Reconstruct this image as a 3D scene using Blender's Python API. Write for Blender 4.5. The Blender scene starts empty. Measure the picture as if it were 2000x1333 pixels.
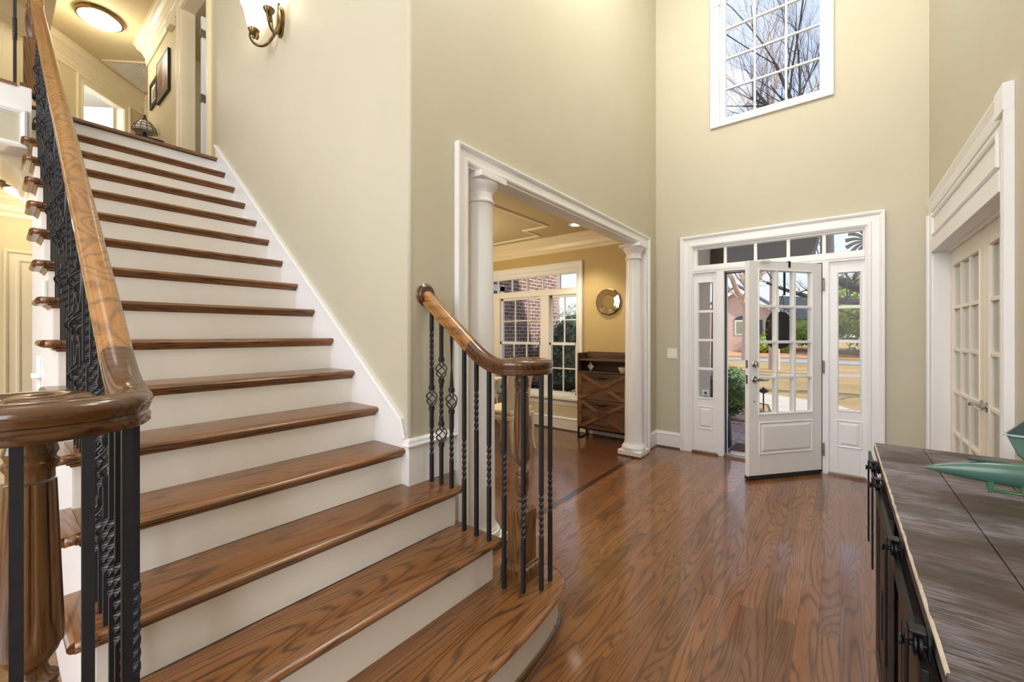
import bpy, bmesh, math, random
from mathutils import Vector, Matrix
random.seed(7)
PI = math.pi
S = bpy.context.scene
COL = S.collection

# ------------------------------------------------------------------ camera, world, sun, exposure
cam_d = bpy.data.cameras.new('camera')
cam = bpy.data.objects.new('camera', cam_d); COL.objects.link(cam)
cam_d.sensor_width = 36.0
cam_d.lens = 36.0 * 806.0 / 2000.0
cam_d.shift_y = -13.2 / 2000.0
cam_d.clip_start = 0.02
cam.location = (0, 0, 1.34)
cam.rotation_euler = (PI / 2, 0, 0.6715)
S.camera = cam

W = bpy.data.worlds.new('world'); S.world = W; W.use_nodes = True
wn = W.node_tree
for n in list(wn.nodes): wn.nodes.remove(n)
w_out = wn.nodes.new('ShaderNodeOutputWorld'); w_bg = wn.nodes.new('ShaderNodeBackground')
w_tc = wn.nodes.new('ShaderNodeTexCoord'); w_sep = wn.nodes.new('ShaderNodeSeparateXYZ'); w_ramp = wn.nodes.new('ShaderNodeValToRGB')
e_ = w_ramp.color_ramp.elements
e_[0].position = .0; e_[0].color = (.86, .90, .97, 1); e_[1].position = .75; e_[1].color = (.40, .57, .96, 1)
em = e_.new(.22); em.color = (.66, .78, 1.0, 1)
wn.links.new(w_tc.outputs['Generated'], w_sep.inputs[0]); wn.links.new(w_sep.outputs[2], w_ramp.inputs[0])
w_cl = wn.nodes.new('ShaderNodeTexNoise'); w_cl.inputs['Scale'].default_value = 2.2; w_cl.inputs['Detail'].default_value = 5
w_cr = wn.nodes.new('ShaderNodeValToRGB'); w_cr.color_ramp.elements[0].position = .46; w_cr.color_ramp.elements[0].color = (0, 0, 0, 1); w_cr.color_ramp.elements[1].position = .75
w_mx = wn.nodes.new('ShaderNodeMix'); w_mx.data_type = 'RGBA'; w_mx.inputs[7].default_value = (.92, .94, .98, 1)
wn.links.new(w_tc.outputs['Generated'], w_cl.inputs['Vector']); wn.links.new(w_cl.outputs['Fac'], w_cr.inputs[0])
wn.links.new(w_cr.outputs[0], w_mx.inputs[0]); wn.links.new(w_ramp.outputs[0], w_mx.inputs[6])
w_bg.inputs['Strength'].default_value = 0.92
wn.links.new(w_mx.outputs[2], w_bg.inputs[0]); wn.links.new(w_bg.outputs[0], w_out.inputs[0])

def add_light(name, kind, loc, energy, color=(1, 1, 1), size=0.2, rot=None, size_y=None, angle=None):
    d = bpy.data.lights.new(name, kind); d.energy = energy; d.color = color
    if kind == 'POINT': d.shadow_soft_size = size
    if kind == 'AREA':
        d.size = size
        if size_y: d.shape = 'RECTANGLE'; d.size_y = size_y
    if kind == 'SUN' and angle: d.angle = angle
    o = bpy.data.objects.new(name, d); COL.objects.link(o); o.location = loc
    if rot: o.rotation_euler = rot
    return o
def aim(o, direction): o.rotation_euler = Vector(direction).to_track_quat('-Z', 'Y').to_euler()
sun = add_light('sun', 'SUN', (10, -20, 20), 3.6, (1.0, 0.93, 0.82), angle=math.radians(1.0))
aim(sun, (-0.78, 0.22, -0.58))
# added unseen area panel behind the camera, soft frontal fill for the foyer
fill_back = add_light('back_fill_panel', 'AREA', (-1.4, -4.6, 2.9), 215, (0.97, 0.98, 1.0), 4.2, size_y=4.2)
aim(fill_back, (0.0, 1.0, -0.05))
fill_side = add_light('side_fill_panel', 'AREA', (3.1, -2.9, 2.5), 160, (0.96, 0.98, 1.0), 3.4, size_y=3.2)  # added unseen side fill, brightens the left wall and the risers
aim(fill_side, (-1.0, 0.42, -0.02))
# two added fill points high by the side walls, no fixtures behind them
add_light('foyer_fill_right', 'POINT', (0.22, 2.7, 5.2), 52, (1.0, 0.985, 0.965), 0.3)
add_light('foyer_fill_left', 'POINT', (-1.36, 2.8, 5.2), 60, (1.0, 0.985, 0.965), 0.3)
add_light('stairwell_fill', 'POINT', (-2.4, -0.4, 5.0), 12, (1.0, 0.94, 0.86), 0.40)  # added fill point over the stairwell, no fixture there

S.view_settings.view_transform = 'Standard'
S.view_settings.look = 'None'
S.view_settings.gamma = 1.0
S.view_settings.use_curve_mapping = False
S.view_settings.exposure = 0.47
try:
    S.cycles.use_denoising = True
    S.cycles.max_bounces = 8
    S.cycles.transparent_max_bounces = 16
    S.cycles.sample_clamp_indirect = 6.0
    S.cycles.caustics_reflective = False
    S.cycles.caustics_refractive = False
except Exception:
    pass

# ------------------------------------------------------------------ helpers
class MB:
    """collects vertices and faces for one mesh"""
    def __init__(s): s.v = []; s.f = []; s.sm = []
    def add(s, vs, fs, smooth=False):
        o = len(s.v); s.v += [Vector(p) for p in vs]
        for f in fs: s.f.append([i + o for i in f]); s.sm.append(smooth)
    def box(s, x0, x1, y0, y1, z0, z1):
        x0, x1 = min(x0, x1), max(x0, x1); y0, y1 = min(y0, y1), max(y0, y1); z0, z1 = min(z0, z1), max(z0, z1)
        s.add([(x0,y0,z0),(x1,y0,z0),(x1,y1,z0),(x0,y1,z0),(x0,y0,z1),(x1,y0,z1),(x1,y1,z1),(x0,y1,z1)],
              [(0,3,2,1),(4,5,6,7),(0,1,5,4),(1,2,6,5),(2,3,7,6),(3,0,4,7)]); return s
    def prism(s, pts, axis, a0, a1, smooth=False):
        """pts: closed polygon in the two other axes (order x<y<z), extruded along axis"""
        def mk(p, a): return (a, p[0], p[1]) if axis == 'x' else (p[0], a, p[1]) if axis == 'y' else (p[0], p[1], a)
        n = len(pts)
        vs = [mk(p, a0) for p in pts] + [mk(p, a1) for p in pts]
        s.add(vs, [tuple(range(n))[::-1], tuple(range(n, 2*n))])
        s.add(vs, [(i, (i+1) % n, n + (i+1) % n, n + i) for i in range(n)], smooth); return s
    def lathe(s, prof, c, n=24, smooth=True, mod=None, axis='z', cap=True):
        """prof: (r, h) from bottom to top"""
        vs = []
        for r, h in prof:
            for k in range(n):
                a = 2*PI*k/n; rr = r * (mod(a, h) if mod else 1)
                p = (rr*math.cos(a), rr*math.sin(a), h)
                if axis == 'y': p = (p[0], -p[2], p[1])
                if axis == 'x': p = (p[2], p[0], p[1])
                vs.append((c[0]+p[0], c[1]+p[1], c[2]+p[2]))
        m = len(prof)
        fs = [(i*n+k, i*n+(k+1) % n, (i+1)*n+(k+1) % n, (i+1)*n+k) for i in range(m-1) for k in range(n)]
        s.add(vs, fs, smooth)
        if cap: s.add([vs[k] for k in range(n)], [tuple(range(n))[::-1]]); s.add([vs[(m-1)*n+k] for k in range(n)], [tuple(range(n))])
        return s
    def tube(s, path, rad, n=8, smooth=True, cap=True, flat=1.0):
        path = [Vector(p) for p in path]
        if not isinstance(rad, (list, tuple)): rad = [rad]*len(path)
        ref = None; rings = []
        for i, p in enumerate(path):
            t = (path[min(i+1, len(path)-1)] - path[max(i-1, 0)])
            if t.length < 1e-9: t = Vector((0, 0, 1))
            t.normalize()
            if ref is None: ref = Vector((0, 0, 1)) if abs(t.z) < .9 else Vector((1, 0, 0))
            a = ref - t*ref.dot(t)
            if a.length < 1e-6: a = t.orthogonal()
            a.normalize(); b = t.cross(a); ref = a
            rings.append([p + rad[i]*(math.cos(2*PI*k/n)*a + flat*math.sin(2*PI*k/n)*b) for k in range(n)])
        vs = [q for r in rings for q in r]; m = len(rings)
        s.add(vs, [(i*n+k, i*n+(k+1) % n, (i+1)*n+(k+1) % n, (i+1)*n+k) for i in range(m-1) for k in range(n)], smooth)
        if cap: s.add(rings[0] + rings[-1], [tuple(range(n))[::-1], tuple(range(n, 2*n))])
        return s
    def sweep(s, path, prof, N, closed=False, smooth=False, endcap=True):
        """mitred moulding along a planar path; prof points (a, b): a to the left of travel (N x d), b along N"""
        path = [Vector(p) for p in path]; N = Vector(N).normalized(); m = len(path); k = len(prof); rings = []
        for i, p in enumerate(path):
            d0 = (p - path[i-1]) if (i > 0 or closed) else None
            d1 = (path[(i+1) % m] - p) if (i < m-1 or closed) else None
            if d0 is None: d0 = d1
            if d1 is None: d1 = d0
            p0 = N.cross(d0.normalized()); p1 = N.cross(d1.normalized())
            q = p0 + p1; q = q.normalized() if q.length > 1e-6 else p0
            sc = 1.0 / max(.25, q.dot(p0))
            rings.append([p + q*(a*sc) + N*b for a, b in prof])
        vs = [q for r in rings for q in r]; R = m if closed else m-1
        s.add(vs, [(i*k+j, ((i+1) % m)*k+j, ((i+1) % m)*k+(j+1) % k, i*k+(j+1) % k) for i in range(R) for j in range(k)], smooth)
        if not closed and endcap: s.add(rings[0] + rings[-1], [tuple(range(k)), tuple(range(k, 2*k))[::-1]])
        return s
    def rail(s, path, prof, smooth=True):
        """handrail: profile (side, up) with the up direction kept as vertical as it can be"""
        path = [Vector(p) for p in path]; rings = []; k = len(prof); ls = None
        for i, p in enumerate(path):
            t = (path[min(i+1, len(path)-1)] - path[max(i-1, 0)]).normalized()
            sd = t.cross(Vector((0, 0, 1)))
            if sd.length < .05 and ls is not None: sd = ls
            sd.normalize(); ls = sd; up = sd.cross(t)
            rings.append([p + sd*a + up*b for a, b in prof])
        vs = [q for r in rings for q in r]; m = len(rings)
        s.add(vs, [(i*k+j, (i+1)*k+j, (i+1)*k+(j+1) % k, i*k+(j+1) % k) for i in range(m-1) for j in range(k)], smooth)
        s.add(rings[0] + rings[-1], [tuple(range(k)), tuple(range(k, 2*k))[::-1]]); return s
    def loft(s, rings, smooth=True, cap=True):
        k = len(rings[0]); m = len(rings); vs = [q for r in rings for q in r]
        s.add(vs, [(i*k+j, i*k+(j+1) % k, (i+1)*k+(j+1) % k, (i+1)*k+j) for i in range(m-1) for j in range(k)], smooth)
        if cap: s.add(list(rings[0]) + list(rings[-1]), [tuple(range(k))[::-1], tuple(range(k, 2*k))])
        return s
    def shift(s, d):
        d = Vector(d); s.v = [v + d for v in s.v]; return s
    def xform(s, M):
        s.v = [M @ v for v in s.v]; return s
    def build(s, name, mat, parent=None, bevel=0, world=True, weld=True):
        me = bpy.data.meshes.new(name)
        off = Vector((0, 0, 0))
        if parent is not None and world:
            p = parent
            while p is not None: off += p.location; p = p.parent
        me.from_pydata([tuple(v - off) for v in s.v], [], s.f)
        me.polygons.foreach_set('use_smooth', s.sm)
        bm = bmesh.new(); bm.from_mesh(me)
        if weld: bmesh.ops.remove_doubles(bm, verts=bm.verts, dist=1e-5)
        bmesh.ops.recalc_face_normals(bm, faces=bm.faces); bm.to_mesh(me); bm.free()
        if s.sm and sum(s.sm) > .7*len(s.sm): me.set_sharp_from_angle(angle=math.radians(38))
        o = bpy.data.objects.new(name, me); COL.objects.link(o)
        if mat is not None: me.materials.append(mat)
        if parent is not None: o.parent = parent
        if bevel:
            b = o.modifiers.new('bevel', 'BEVEL'); b.width = bevel; b.segments = 2; b.limit_method = 'ANGLE'; b.angle_limit = math.radians(40)
        return o

def thing(name, label, cat, loc=(0, 0, 0), rotz=0, group=None):
    o = bpy.data.objects.new(name, None); COL.objects.link(o); o.empty_display_size = .1
    o.location = loc; o.rotation_euler = (0, 0, rotz)
    o['label'] = label; o['category'] = cat
    if group: o['group'] = group
    return o
def tag(o, label, cat, group=None):
    o['label'] = label; o['category'] = cat
    if group: o['group'] = group
    return o
def struct(o, label=None, cat=None):
    o['kind'] = 'structure'
    if label: o['label'] = label
    if cat: o['category'] = cat
    return o
def copy_tree(o, parent=None):
    c = o.copy(); COL.objects.link(c)
    if parent is not None: c.parent = parent
    for ch in o.children: copy_tree(ch, c)
    return c
def smooth_path(pts, n=8, closed=False):
    """Catmull-Rom through 2-D or 3-D points"""
    P = [Vector(p) for p in pts]; out = []; m = len(P)
    for i in range(m if closed else m-1):
        p0 = P[(i-1) % m] if (closed or i > 0) else P[i]; p1 = P[i]; p2 = P[(i+1) % m]
        p3 = P[(i+2) % m] if (closed or i+2 < m) else p2
        for j in range(n):
            t = j/n
            out.append(.5*((2*p1) + (p2-p0)*t + (2*p0-5*p1+4*p2-p3)*t*t + (3*p1-p0-3*p2+p3)*t**3))
    if not closed: out.append(P[-1])
    return out
def offset_poly(pts, d):
    n = len(pts); out = []
    for i in range(n):
        a = Vector(pts[i-1][:2]); b = Vector(pts[i][:2]); c = Vector(pts[(i+1) % n][:2])
        n0 = Vector((b.y-a.y, a.x-b.x)); n1 = Vector((c.y-b.y, b.x-c.x))
        if n0.length < 1e-9: n0 = n1
        if n1.length < 1e-9: n1 = n0
        q = (n0.normalized() + n1.normalized())
        q = q.normalized() if q.length > 1e-6 else n0.normalized()
        out.append(tuple(b + q*d))
    return out

# ------------------------------------------------------------------ materials
def srgb(r, g, b):
    f = lambda c: (c/12.92 if c <= .04045 else ((c+.055)/1.055)**2.4)
    return (f(r/255), f(g/255), f(b/255), 1)
class NT:
    def __init__(s, name):
        s.m = bpy.data.materials.new(name); s.m.use_nodes = True; s.t = s.m.node_tree
        for n in list(s.t.nodes): s.t.nodes.remove(n)
        s.out = s.n('ShaderNodeOutputMaterial')
    def n(s, typ, **kw):
        nd = s.t.nodes.new(typ)
        for k, v in kw.items(): setattr(nd, k, v)
        return nd
    def l(s, a, b): s.t.links.new(a, b)
    def bsdf(s, **kw):
        b = s.n('ShaderNodeBsdfPrincipled')
        for k, v in kw.items(): b.inputs[k.replace('_', ' ')].default_value = v
        s.l(b.outputs[0], s.out.inputs[0]); return b
    def coords(s, scale=(1, 1, 1), rot=(0, 0, 0), loc=(0, 0, 0)):
        tc = s.n('ShaderNodeTexCoord'); mp = s.n('ShaderNodeMapping')
        mp.inputs['Scale'].default_value = scale; mp.inputs['Rotation'].default_value = rot; mp.inputs['Location'].default_value = loc
        s.l(tc.outputs['Object'], mp.inputs[0]); return mp.outputs[0]
    def noise(s, vec, scale=5, detail=3, rough=.55, dist=0):
        n = s.n('ShaderNodeTexNoise'); n.inputs['Scale'].default_value = scale; n.inputs['Detail'].default_value = detail
        n.inputs['Roughness'].default_value = rough; n.inputs['Distortion'].default_value = dist
        s.l(vec, n.inputs['Vector']); return n.outputs['Fac']
    def ramp(s, fac, stops):
        r = s.n('ShaderNodeValToRGB'); e = r.color_ramp.elements
        while len(e) < len(stops): e.new(.5)
        for i, (p, c) in enumerate(stops): e[i].position = p; e[i].color = c
        s.l(fac, r.inputs[0]); return r.outputs[0]
    def math(s, op, a, b=None, c=None):
        n = s.n('ShaderNodeMath', operation=op)
        for i, x in enumerate((a, b, c)):
            if x is None: continue
            if isinstance(x, (int, float)): n.inputs[i].default_value = x
            else: s.l(x, n.inputs[i])
        return n.outputs[0]
    def mix(s, fac, a, b, mode='MIX'):
        n = s.n('ShaderNodeMix', data_type='RGBA', blend_type=mode)
        for x, i in ((fac, 0), (a, 6), (b, 7)):
            if isinstance(x, (int, float)): n.inputs[i].default_value = x
            elif isinstance(x, tuple): n.inputs[i].default_value = x
            else: s.l(x, n.inputs[i])
        return n.outputs[2]
    def bump(s, h, strength=.2, dist=.01):
        b = s.n('ShaderNodeBump'); b.inputs['Strength'].default_value = strength; b.inputs['Distance'].default_value = dist
        s.l(h, b.inputs['Height']); return b.outputs[0]

def plain(name, col, rough=.5, metal=0, spec=.5, var=.04, vscale=3, bump=0, bscale=200, coat=0):
    t = NT(name); b = t.bsdf(Roughness=rough, Metallic=metal)
    b.inputs['Specular IOR Level'].default_value = spec
    if coat: b.inputs['Coat Weight'].default_value = coat; b.inputs['Coat Roughness'].default_value = .12
    vec = t.coords()
    n = t.noise(vec, vscale, 2)
    lo = tuple(c*(1-var) for c in col[:3]) + (1,); hi = tuple(min(1, c*(1+var)) for c in col[:3]) + (1,)
    t.l(t.ramp(n, [(.3, lo), (.7, hi)]), b.inputs['Base Color'])
    if bump: t.l(t.bump(t.noise(vec, bscale, 2), bump, .002), b.inputs['Normal'])
    return t.m

def oak(name, axis, base, mid, dark, rough=.3, ring=9, plank=None, coat=.3, bumpy=.12, plankvar=.5, joint=None, gscale=8.0, civ=1.5, cw=None, crough=.10, gmix=.88, st=.085):
    """oak: contour lines of stretched noise make cathedral grain, fine streaks make pores; optional planks"""
    t = NT(name); b = t.bsdf(Roughness=rough)
    if coat: b.inputs['Coat Weight'].default_value = cw or coat; b.inputs['Coat Roughness'].default_value = crough; b.inputs['Coat IOR'].default_value = civ
    tc = t.n('ShaderNodeTexCoord'); vec = tc.outputs['Object']
    ai = 'xyz'.index(axis)
    sc = [1, 1, 1]; sc[ai] = st
    shift = None; pfac = None
    if plank:
        mp = t.n('ShaderNodeMapping')
        if axis == 'y': mp.inputs['Rotation'].default_value = (0, 0, PI/2)
        t.l(vec, mp.inputs[0])
        br = t.n('ShaderNodeTexBrick'); br.offset = .37; br.offset_frequency = 2
        br.inputs['Scale'].default_value = 1; br.inputs['Brick Width'].default_value = plank[1]; br.inputs['Row Height'].default_value = plank[0]
        br.inputs['Mortar Size'].default_value = .0011; br.inputs['Mortar Smooth'].default_value = .2
        br.inputs['Color1'].default_value = (0, 0, 0, 1); br.inputs['Color2'].default_value = (1, 1, 1, 1); br.inputs['Mortar'].default_value = (.5, .5, .5, 1)
        t.l(mp.outputs[0], br.inputs['Vector'])
        pfac = br.outputs['Color']; mort = br.outputs['Fac']
        sh = t.n('ShaderNodeVectorMath', operation='SCALE'); t.l(pfac, sh.inputs[0]); sh.inputs['Scale'].default_value = 17.3
        ad = t.n('ShaderNodeVectorMath', operation='ADD'); t.l(vec, ad.inputs[0]); t.l(sh.outputs[0], ad.inputs[1]); vec = ad.outputs[0]
    mp2 = t.n('ShaderNodeMapping'); mp2.inputs['Scale'].default_value = sc; t.l(vec, mp2.inputs[0])
    big = t.noise(mp2.outputs[0], gscale, 1.2, .4, .2)
    rings = t.math('SINE', t.math('MULTIPLY', big, ring*6.283))
    rings = t.math('MULTIPLY_ADD', rings, .5, .5)
    sc3 = [1, 1, 1]; sc3[ai] = .025
    mp3 = t.n('ShaderNodeMapping'); mp3.inputs['Scale'].default_value = sc3; t.l(vec, mp3.inputs[0])
    pores = t.noise(mp3.outputs[0], 230, 3, .65)
    tone = t.noise(mp2.outputs[0], 2.2, 2, .5)
    c = t.ramp(tone, [(.3, base), (.7, mid)])
    rl = t.math('MULTIPLY', t.math('POWER', rings, 3.5), t.math('MULTIPLY_ADD', pores, 2.2, -.35))
    rl = t.math('MINIMUM', t.math('MAXIMUM', rl, 0.0), 1.0)
    c = t.mix(t.math('MULTIPLY', rl, gmix), c, dark)
    pr = t.math('MULTIPLY', t.math('GREATER_THAN', pores, .60), .38)
    c = t.mix(pr, c, dark)
    if plank:
        lum = t.math('MULTIPLY_ADD', pfac, plankvar, 1 - plankvar*.5)
        sv = t.n('ShaderNodeHueSaturation'); t.l(lum, sv.inputs['Value']); t.l(c, sv.inputs['Color']); c = sv.outputs[0]
        c = t.mix(t.math('MULTIPLY', mort, .75), c, joint or tuple(x*.25 for x in dark[:3]) + (1,))
    t.l(c, b.inputs['Base Color'])
    if bumpy:
        h = t.math('MULTIPLY_ADD', rl, -.6, t.math('MULTIPLY', pores, .25))
        if plank: h = t.math('SUBTRACT', h, t.math('MULTIPLY', mort, .8))
        wav = t.noise(vec, 7, 1)
        h = t.math('ADD', h, t.math('MULTIPLY', wav, 1.2))
        t.l(t.bump(h, bumpy, .0022), b.inputs['Normal'])
    return t.m

M = {}
M['wall'] = plain('paint_sage_khaki', srgb(197, 190, 168), .55, var=.015, spec=.4)
M['wall_hall'] = plain('paint_sand_yellow', srgb(214, 200, 158), .6, var=.015, spec=.3)
M['wall_gold'] = plain('paint_golden_tan', srgb(198, 174, 122), .5, var=.02, spec=.4)
M['ceil_gold'] = plain('paint_ceiling_tan', srgb(190, 172, 134), .6, var=.02, spec=.3)
M['ceil'] = plain('paint_ceiling_sand', srgb(222, 206, 164), .65, var=.015, spec=.3)
M['ceil_white'] = plain('paint_ceiling_white', srgb(240, 238, 230), .7, var=.01, spec=.2)
M['trim'] = plain('paint_trim_white', srgb(239, 238, 238), .32, var=.012)
M['cream'] = plain('paint_trim_cream', srgb(236, 222, 190), .38, var=.012)
M['riser'] = plain('paint_riser_white', srgb(238, 233, 225), .36, var=.02)
M['door'] = plain('paint_door_white', srgb(237, 237, 237), .3, var=.01)
M['french'] = plain('paint_french_door', srgb(238, 230, 214), .35, var=.012)
M['iron'] = plain('wrought_iron', srgb(44, 47, 53), .42, metal=.35, var=.12, vscale=40, bump=.15, bscale=120)
M['nickel'] = plain('brushed_nickel', srgb(190, 186, 178), .22, metal=1, var=.04)
M['bronze'] = plain('antique_bronze', srgb(120, 98, 66), .3, metal=.85, var=.3, vscale=30)
M['brass'] = plain('tarnished_hinge', srgb(150, 146, 138), .3, metal=.9, var=.1, vscale=40)
M['blackmetal'] = plain('black_steel', srgb(28, 29, 32), .38, metal=.6, var=.1, vscale=20)
M['black'] = plain('black_paint', srgb(22, 21, 22), .45, var=.1)
M['rubber'] = plain('black_rubber', srgb(30, 30, 31), .7)
M['plastic'] = plain('white_plastic', srgb(240, 239, 234), .35, var=.005)
M['floor'] = oak('oak_floor_foyer', 'y', srgb(144, 93, 48), srgb(113, 70, 35), srgb(48, 28, 15), .33, 22, (.078, 1.15), .45, .10, .28, civ=1.65, cw=.62, crough=.10, gmix=.8)
M['floor_d'] = oak('oak_floor_dining', 'x', srgb(124, 74, 42), srgb(98, 57, 32), srgb(54, 30, 18), .33, 22, (.078, 1.3), .45, .10, .25, civ=1.65, cw=.62, crough=.10, gmix=.7)
M['border'] = oak('walnut_border_strip', 'y', srgb(78, 46, 26), srgb(62, 36, 22), srgb(36, 20, 12), .24, 7, None, .35, .08)
M['tread'] = oak('oak_tread', 'y', srgb(148, 100, 58), srgb(120, 78, 44), srgb(50, 30, 18), .28, 20, None, .3, .12)
M['tread_x'] = oak('oak_tread_return', 'x', srgb(148, 100, 58), srgb(120, 78, 44), srgb(50, 30, 18), .28, 20, None, .3, .12)
M['rail'] = oak('oak_handrail', 'x', srgb(172, 122, 62), srgb(148, 102, 52), srgb(66, 42, 22), .24, 14, None, .5, .10, st=.035, gmix=.62)
M['rail_dark'] = oak('oak_volute', 'y', srgb(106, 68, 38), srgb(82, 51, 28), srgb(38, 24, 14), .22, 16, None, .6, .10, st=.05, gmix=.7)
M['newel'] = oak('oak_newel', 'z', srgb(138, 98, 56), srgb(110, 76, 42), srgb(42, 27, 16), .28, 18, None, .4, .16)
M['rustic'] = oak('rustic_wood_panel', 'x', srgb(112, 80, 56), srgb(72, 48, 36), srgb(34, 24, 20), .5, 4, None, 0, .1)
M['rustic_diag'] = oak('rustic_wood_batten', 'x', srgb(136, 96, 62), srgb(96, 64, 42), srgb(46, 30, 22), .5, 3, None, 0, .1)

def glass(name, tint=(1, 1, 1, 1), refl=1.0):
    t = NT(name)
    tr = t.n('ShaderNodeBsdfTransparent'); tr.inputs[0].default_value = tint
    gl = t.n('ShaderNodeBsdfGlossy'); gl.inputs['Roughness'].default_value = .02
    lw_ = t.n('ShaderNodeLayerWeight'); lw_.inputs[0].default_value = .5
    f = t.math('MULTIPLY', t.math('MULTIPLY_ADD', t.math('POWER', lw_.outputs['Facing'], 5.0), .9, .011), refl)
    mx = t.n('ShaderNodeMixShader'); t.l(f, mx.inputs[0]); t.l(tr.outputs[0], mx.inputs[1]); t.l(gl.outputs[0], mx.inputs[2])
    t.l(mx.outputs[0], t.out.inputs[0]); return t.m
M['glass'] = glass('window_glass', (.97, .98, .98, 1), .8)
M['glass_dim'] = glass('french_door_glass', (.80, .83, .82, 1), 2.2)
def emit(name, col, st, base=(1, 1, 1, 1)):
    t = NT(name); b = t.bsdf(Roughness=.4); b.inputs['Base Color'].default_value = base
    b.inputs['Emission Color'].default_value = col; b.inputs['Emission Strength'].default_value = st
    vec = t.coords(); n = t.noise(vec, 25, 2)
    t.l(t.ramp(n, [(.3, tuple(c*.94 for c in base[:3]) + (1,)), (.7, base)]), b.inputs['Base Color']); return t.m
M['lamp_glass'] = emit('lit_frosted_glass', (1, .95, .86, 1), 1.5)
M['sconce_glass'] = emit('lit_alabaster_glass', (1, .90, .70, 1), 1.3)
M['bulb'] = emit('recessed_bulb', (1, .93, .8, 1), 6)
M['mirror'] = plain('mirror_silver', srgb(225, 222, 214), .03, metal=1, var=.01)

def brick_mat(name, c1, c2, mortar, axes='xz', scale=1.0, w=.215, h=.075, rough=.85, dirt=.25):
    t = NT(name); b = t.bsdf(Roughness=rough)
    tc = t.n('ShaderNodeTexCoord'); sp = t.n('ShaderNodeSeparateXYZ'); cb = t.n('ShaderNodeCombineXYZ')
    t.l(tc.outputs['Object'], sp.inputs[0])
    t.l(sp.outputs['XYZ'.index(axes[0].upper())], cb.inputs[0]); t.l(sp.outputs['XYZ'.index(axes[1].upper())], cb.inputs[1])
    br = t.n('ShaderNodeTexBrick'); br.inputs['Scale'].default_value = scale
    br.inputs['Brick Width'].default_value = w; br.inputs['Row Height'].default_value = h; br.inputs['Mortar Size'].default_value = .007
    br.inputs['Color1'].default_value = c1; br.inputs['Color2'].default_value = c2; br.inputs['Mortar'].default_value = mortar
    t.l(cb.outputs[0], br.inputs['Vector'])
    n = t.noise(tc.outputs['Object'], 9, 3)
    t.l(t.mix(dirt, br.outputs['Color'], t.ramp(n, [(.3, (.1, .06, .05, 1)), (.7, (.6, .45, .4, 1))])), b.inputs['Base Color'])
    t.l(t.bump(br.outputs['Fac'], -.4, .006), b.inputs['Normal']); return t.m
M['brick_wing'] = brick_mat('red_brown_brick', srgb(140, 104, 92), srgb(104, 78, 70), srgb(228, 216, 206), 'yz')
M['brick_far'] = brick_mat('pink_brick', srgb(226, 196, 178), srgb(210, 178, 160), srgb(232, 214, 200), 'xz', dirt=.1)
M['paver'] = brick_mat('porch_brick_paver', srgb(150, 128, 124), srgb(128, 112, 112), srgb(176, 164, 158), 'xy', 1, .2, .1)
M['paver_edge'] = brick_mat('porch_brick_edge', srgb(168, 112, 92), srgb(146, 96, 80), srgb(190, 176, 166), 'xy', 1, .1, .22)

def ground_mat(name, stops, scale=6, scale2=60, rough=.95):
    t = NT(name); b = t.bsdf(Roughness=rough); vec = t.coords()
    a = t.noise(vec, scale, 4); c = t.noise(vec, scale2, 3, .7)
    f = t.math('ADD', t.math('MULTIPLY', a, .5), t.math('MULTIPLY', c, .5))
    t.l(t.ramp(f, stops), b.inputs['Base Color']); t.l(t.bump(c, .5, .02), b.inputs['Normal']); return t.m
M['lawn'] = ground_mat('dormant_lawn', [(.32, srgb(150, 122, 78)), (.5, srgb(180, 150, 98)), (.68, srgb(200, 174, 122))], .35, 9)
M['leaves_ground'] = ground_mat('fallen_leaves', [(.35, srgb(170, 110, 70)), (.5, srgb(206, 150, 104)), (.65, srgb(226, 186, 140))], 1.2, 14)
M['mulch'] = ground_mat('dark_mulch', [(.35, srgb(52, 42, 40)), (.5, srgb(96, 78, 74)), (.65, srgb(150, 130, 124))], 8, 45)
M['concrete'] = ground_mat('pale_concrete', [(.35, srgb(200, 186, 168)), (.65, srgb(222, 210, 194))], 2, 30)
M['asphalt'] = ground_mat('grey_asphalt', [(.35, srgb(150, 156, 166)), (.65, srgb(178, 182, 188))], 2, 30)
M['doormat'] = ground_mat('brown_coir', [(.35, srgb(70, 48, 34)), (.65, srgb(112, 80, 56))], 20, 120)
def leaf(name, stops):
    t = NT(name); b = t.bsdf(Roughness=.55); vec = t.coords(); n = t.noise(vec, 7, 3, .6)
    t.l(t.ramp(n, stops), b.inputs['Base Color']); b.inputs['Subsurface Weight'].default_value = 0; return t.m
M['box'] = leaf('boxwood_leaf', [(.3, srgb(46, 66, 38)), (.52, srgb(88, 116, 66)), (.72, srgb(158, 182, 122))])
M['holly'] = leaf('holly_leaf', [(.3, srgb(52, 70, 62)), (.5, srgb(96, 120, 104)), (.7, srgb(176, 194, 176))])
M['yellowgreen'] = leaf('spring_leaf', [(.3, srgb(104, 128, 44)), (.55, srgb(164, 186, 74)), (.75, srgb(214, 222, 124))])
M['bark'] = ground_mat('grey_bark', [(.35, srgb(74, 64, 58)), (.65, srgb(116, 104, 96))], 8, 40)
M['bark_dark'] = ground_mat('dark_bark', [(.35, srgb(58, 54, 54)), (.65, srgb(98, 92, 90))], 8, 40)
M['bark_pink'] = ground_mat('pale_bark', [(.35, srgb(176, 150, 134)), (.65, srgb(214, 190, 172))], 8, 40)
M['roof'] = ground_mat('slate_shingle', [(.35, srgb(88, 96, 110)), (.65, srgb(122, 130, 144))], 2, 25)
M['stucco'] = plain('taupe_stucco', srgb(206, 194, 178), .8, var=.05, bump=.2)
M['stucco_dark'] = plain('brown_beam_paint', srgb(96, 80, 68), .8, var=.06)
M['jet'] = plain('model_green_paint', srgb(70, 106, 92), .3, var=.08, vscale=20, coat=.3)
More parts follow.
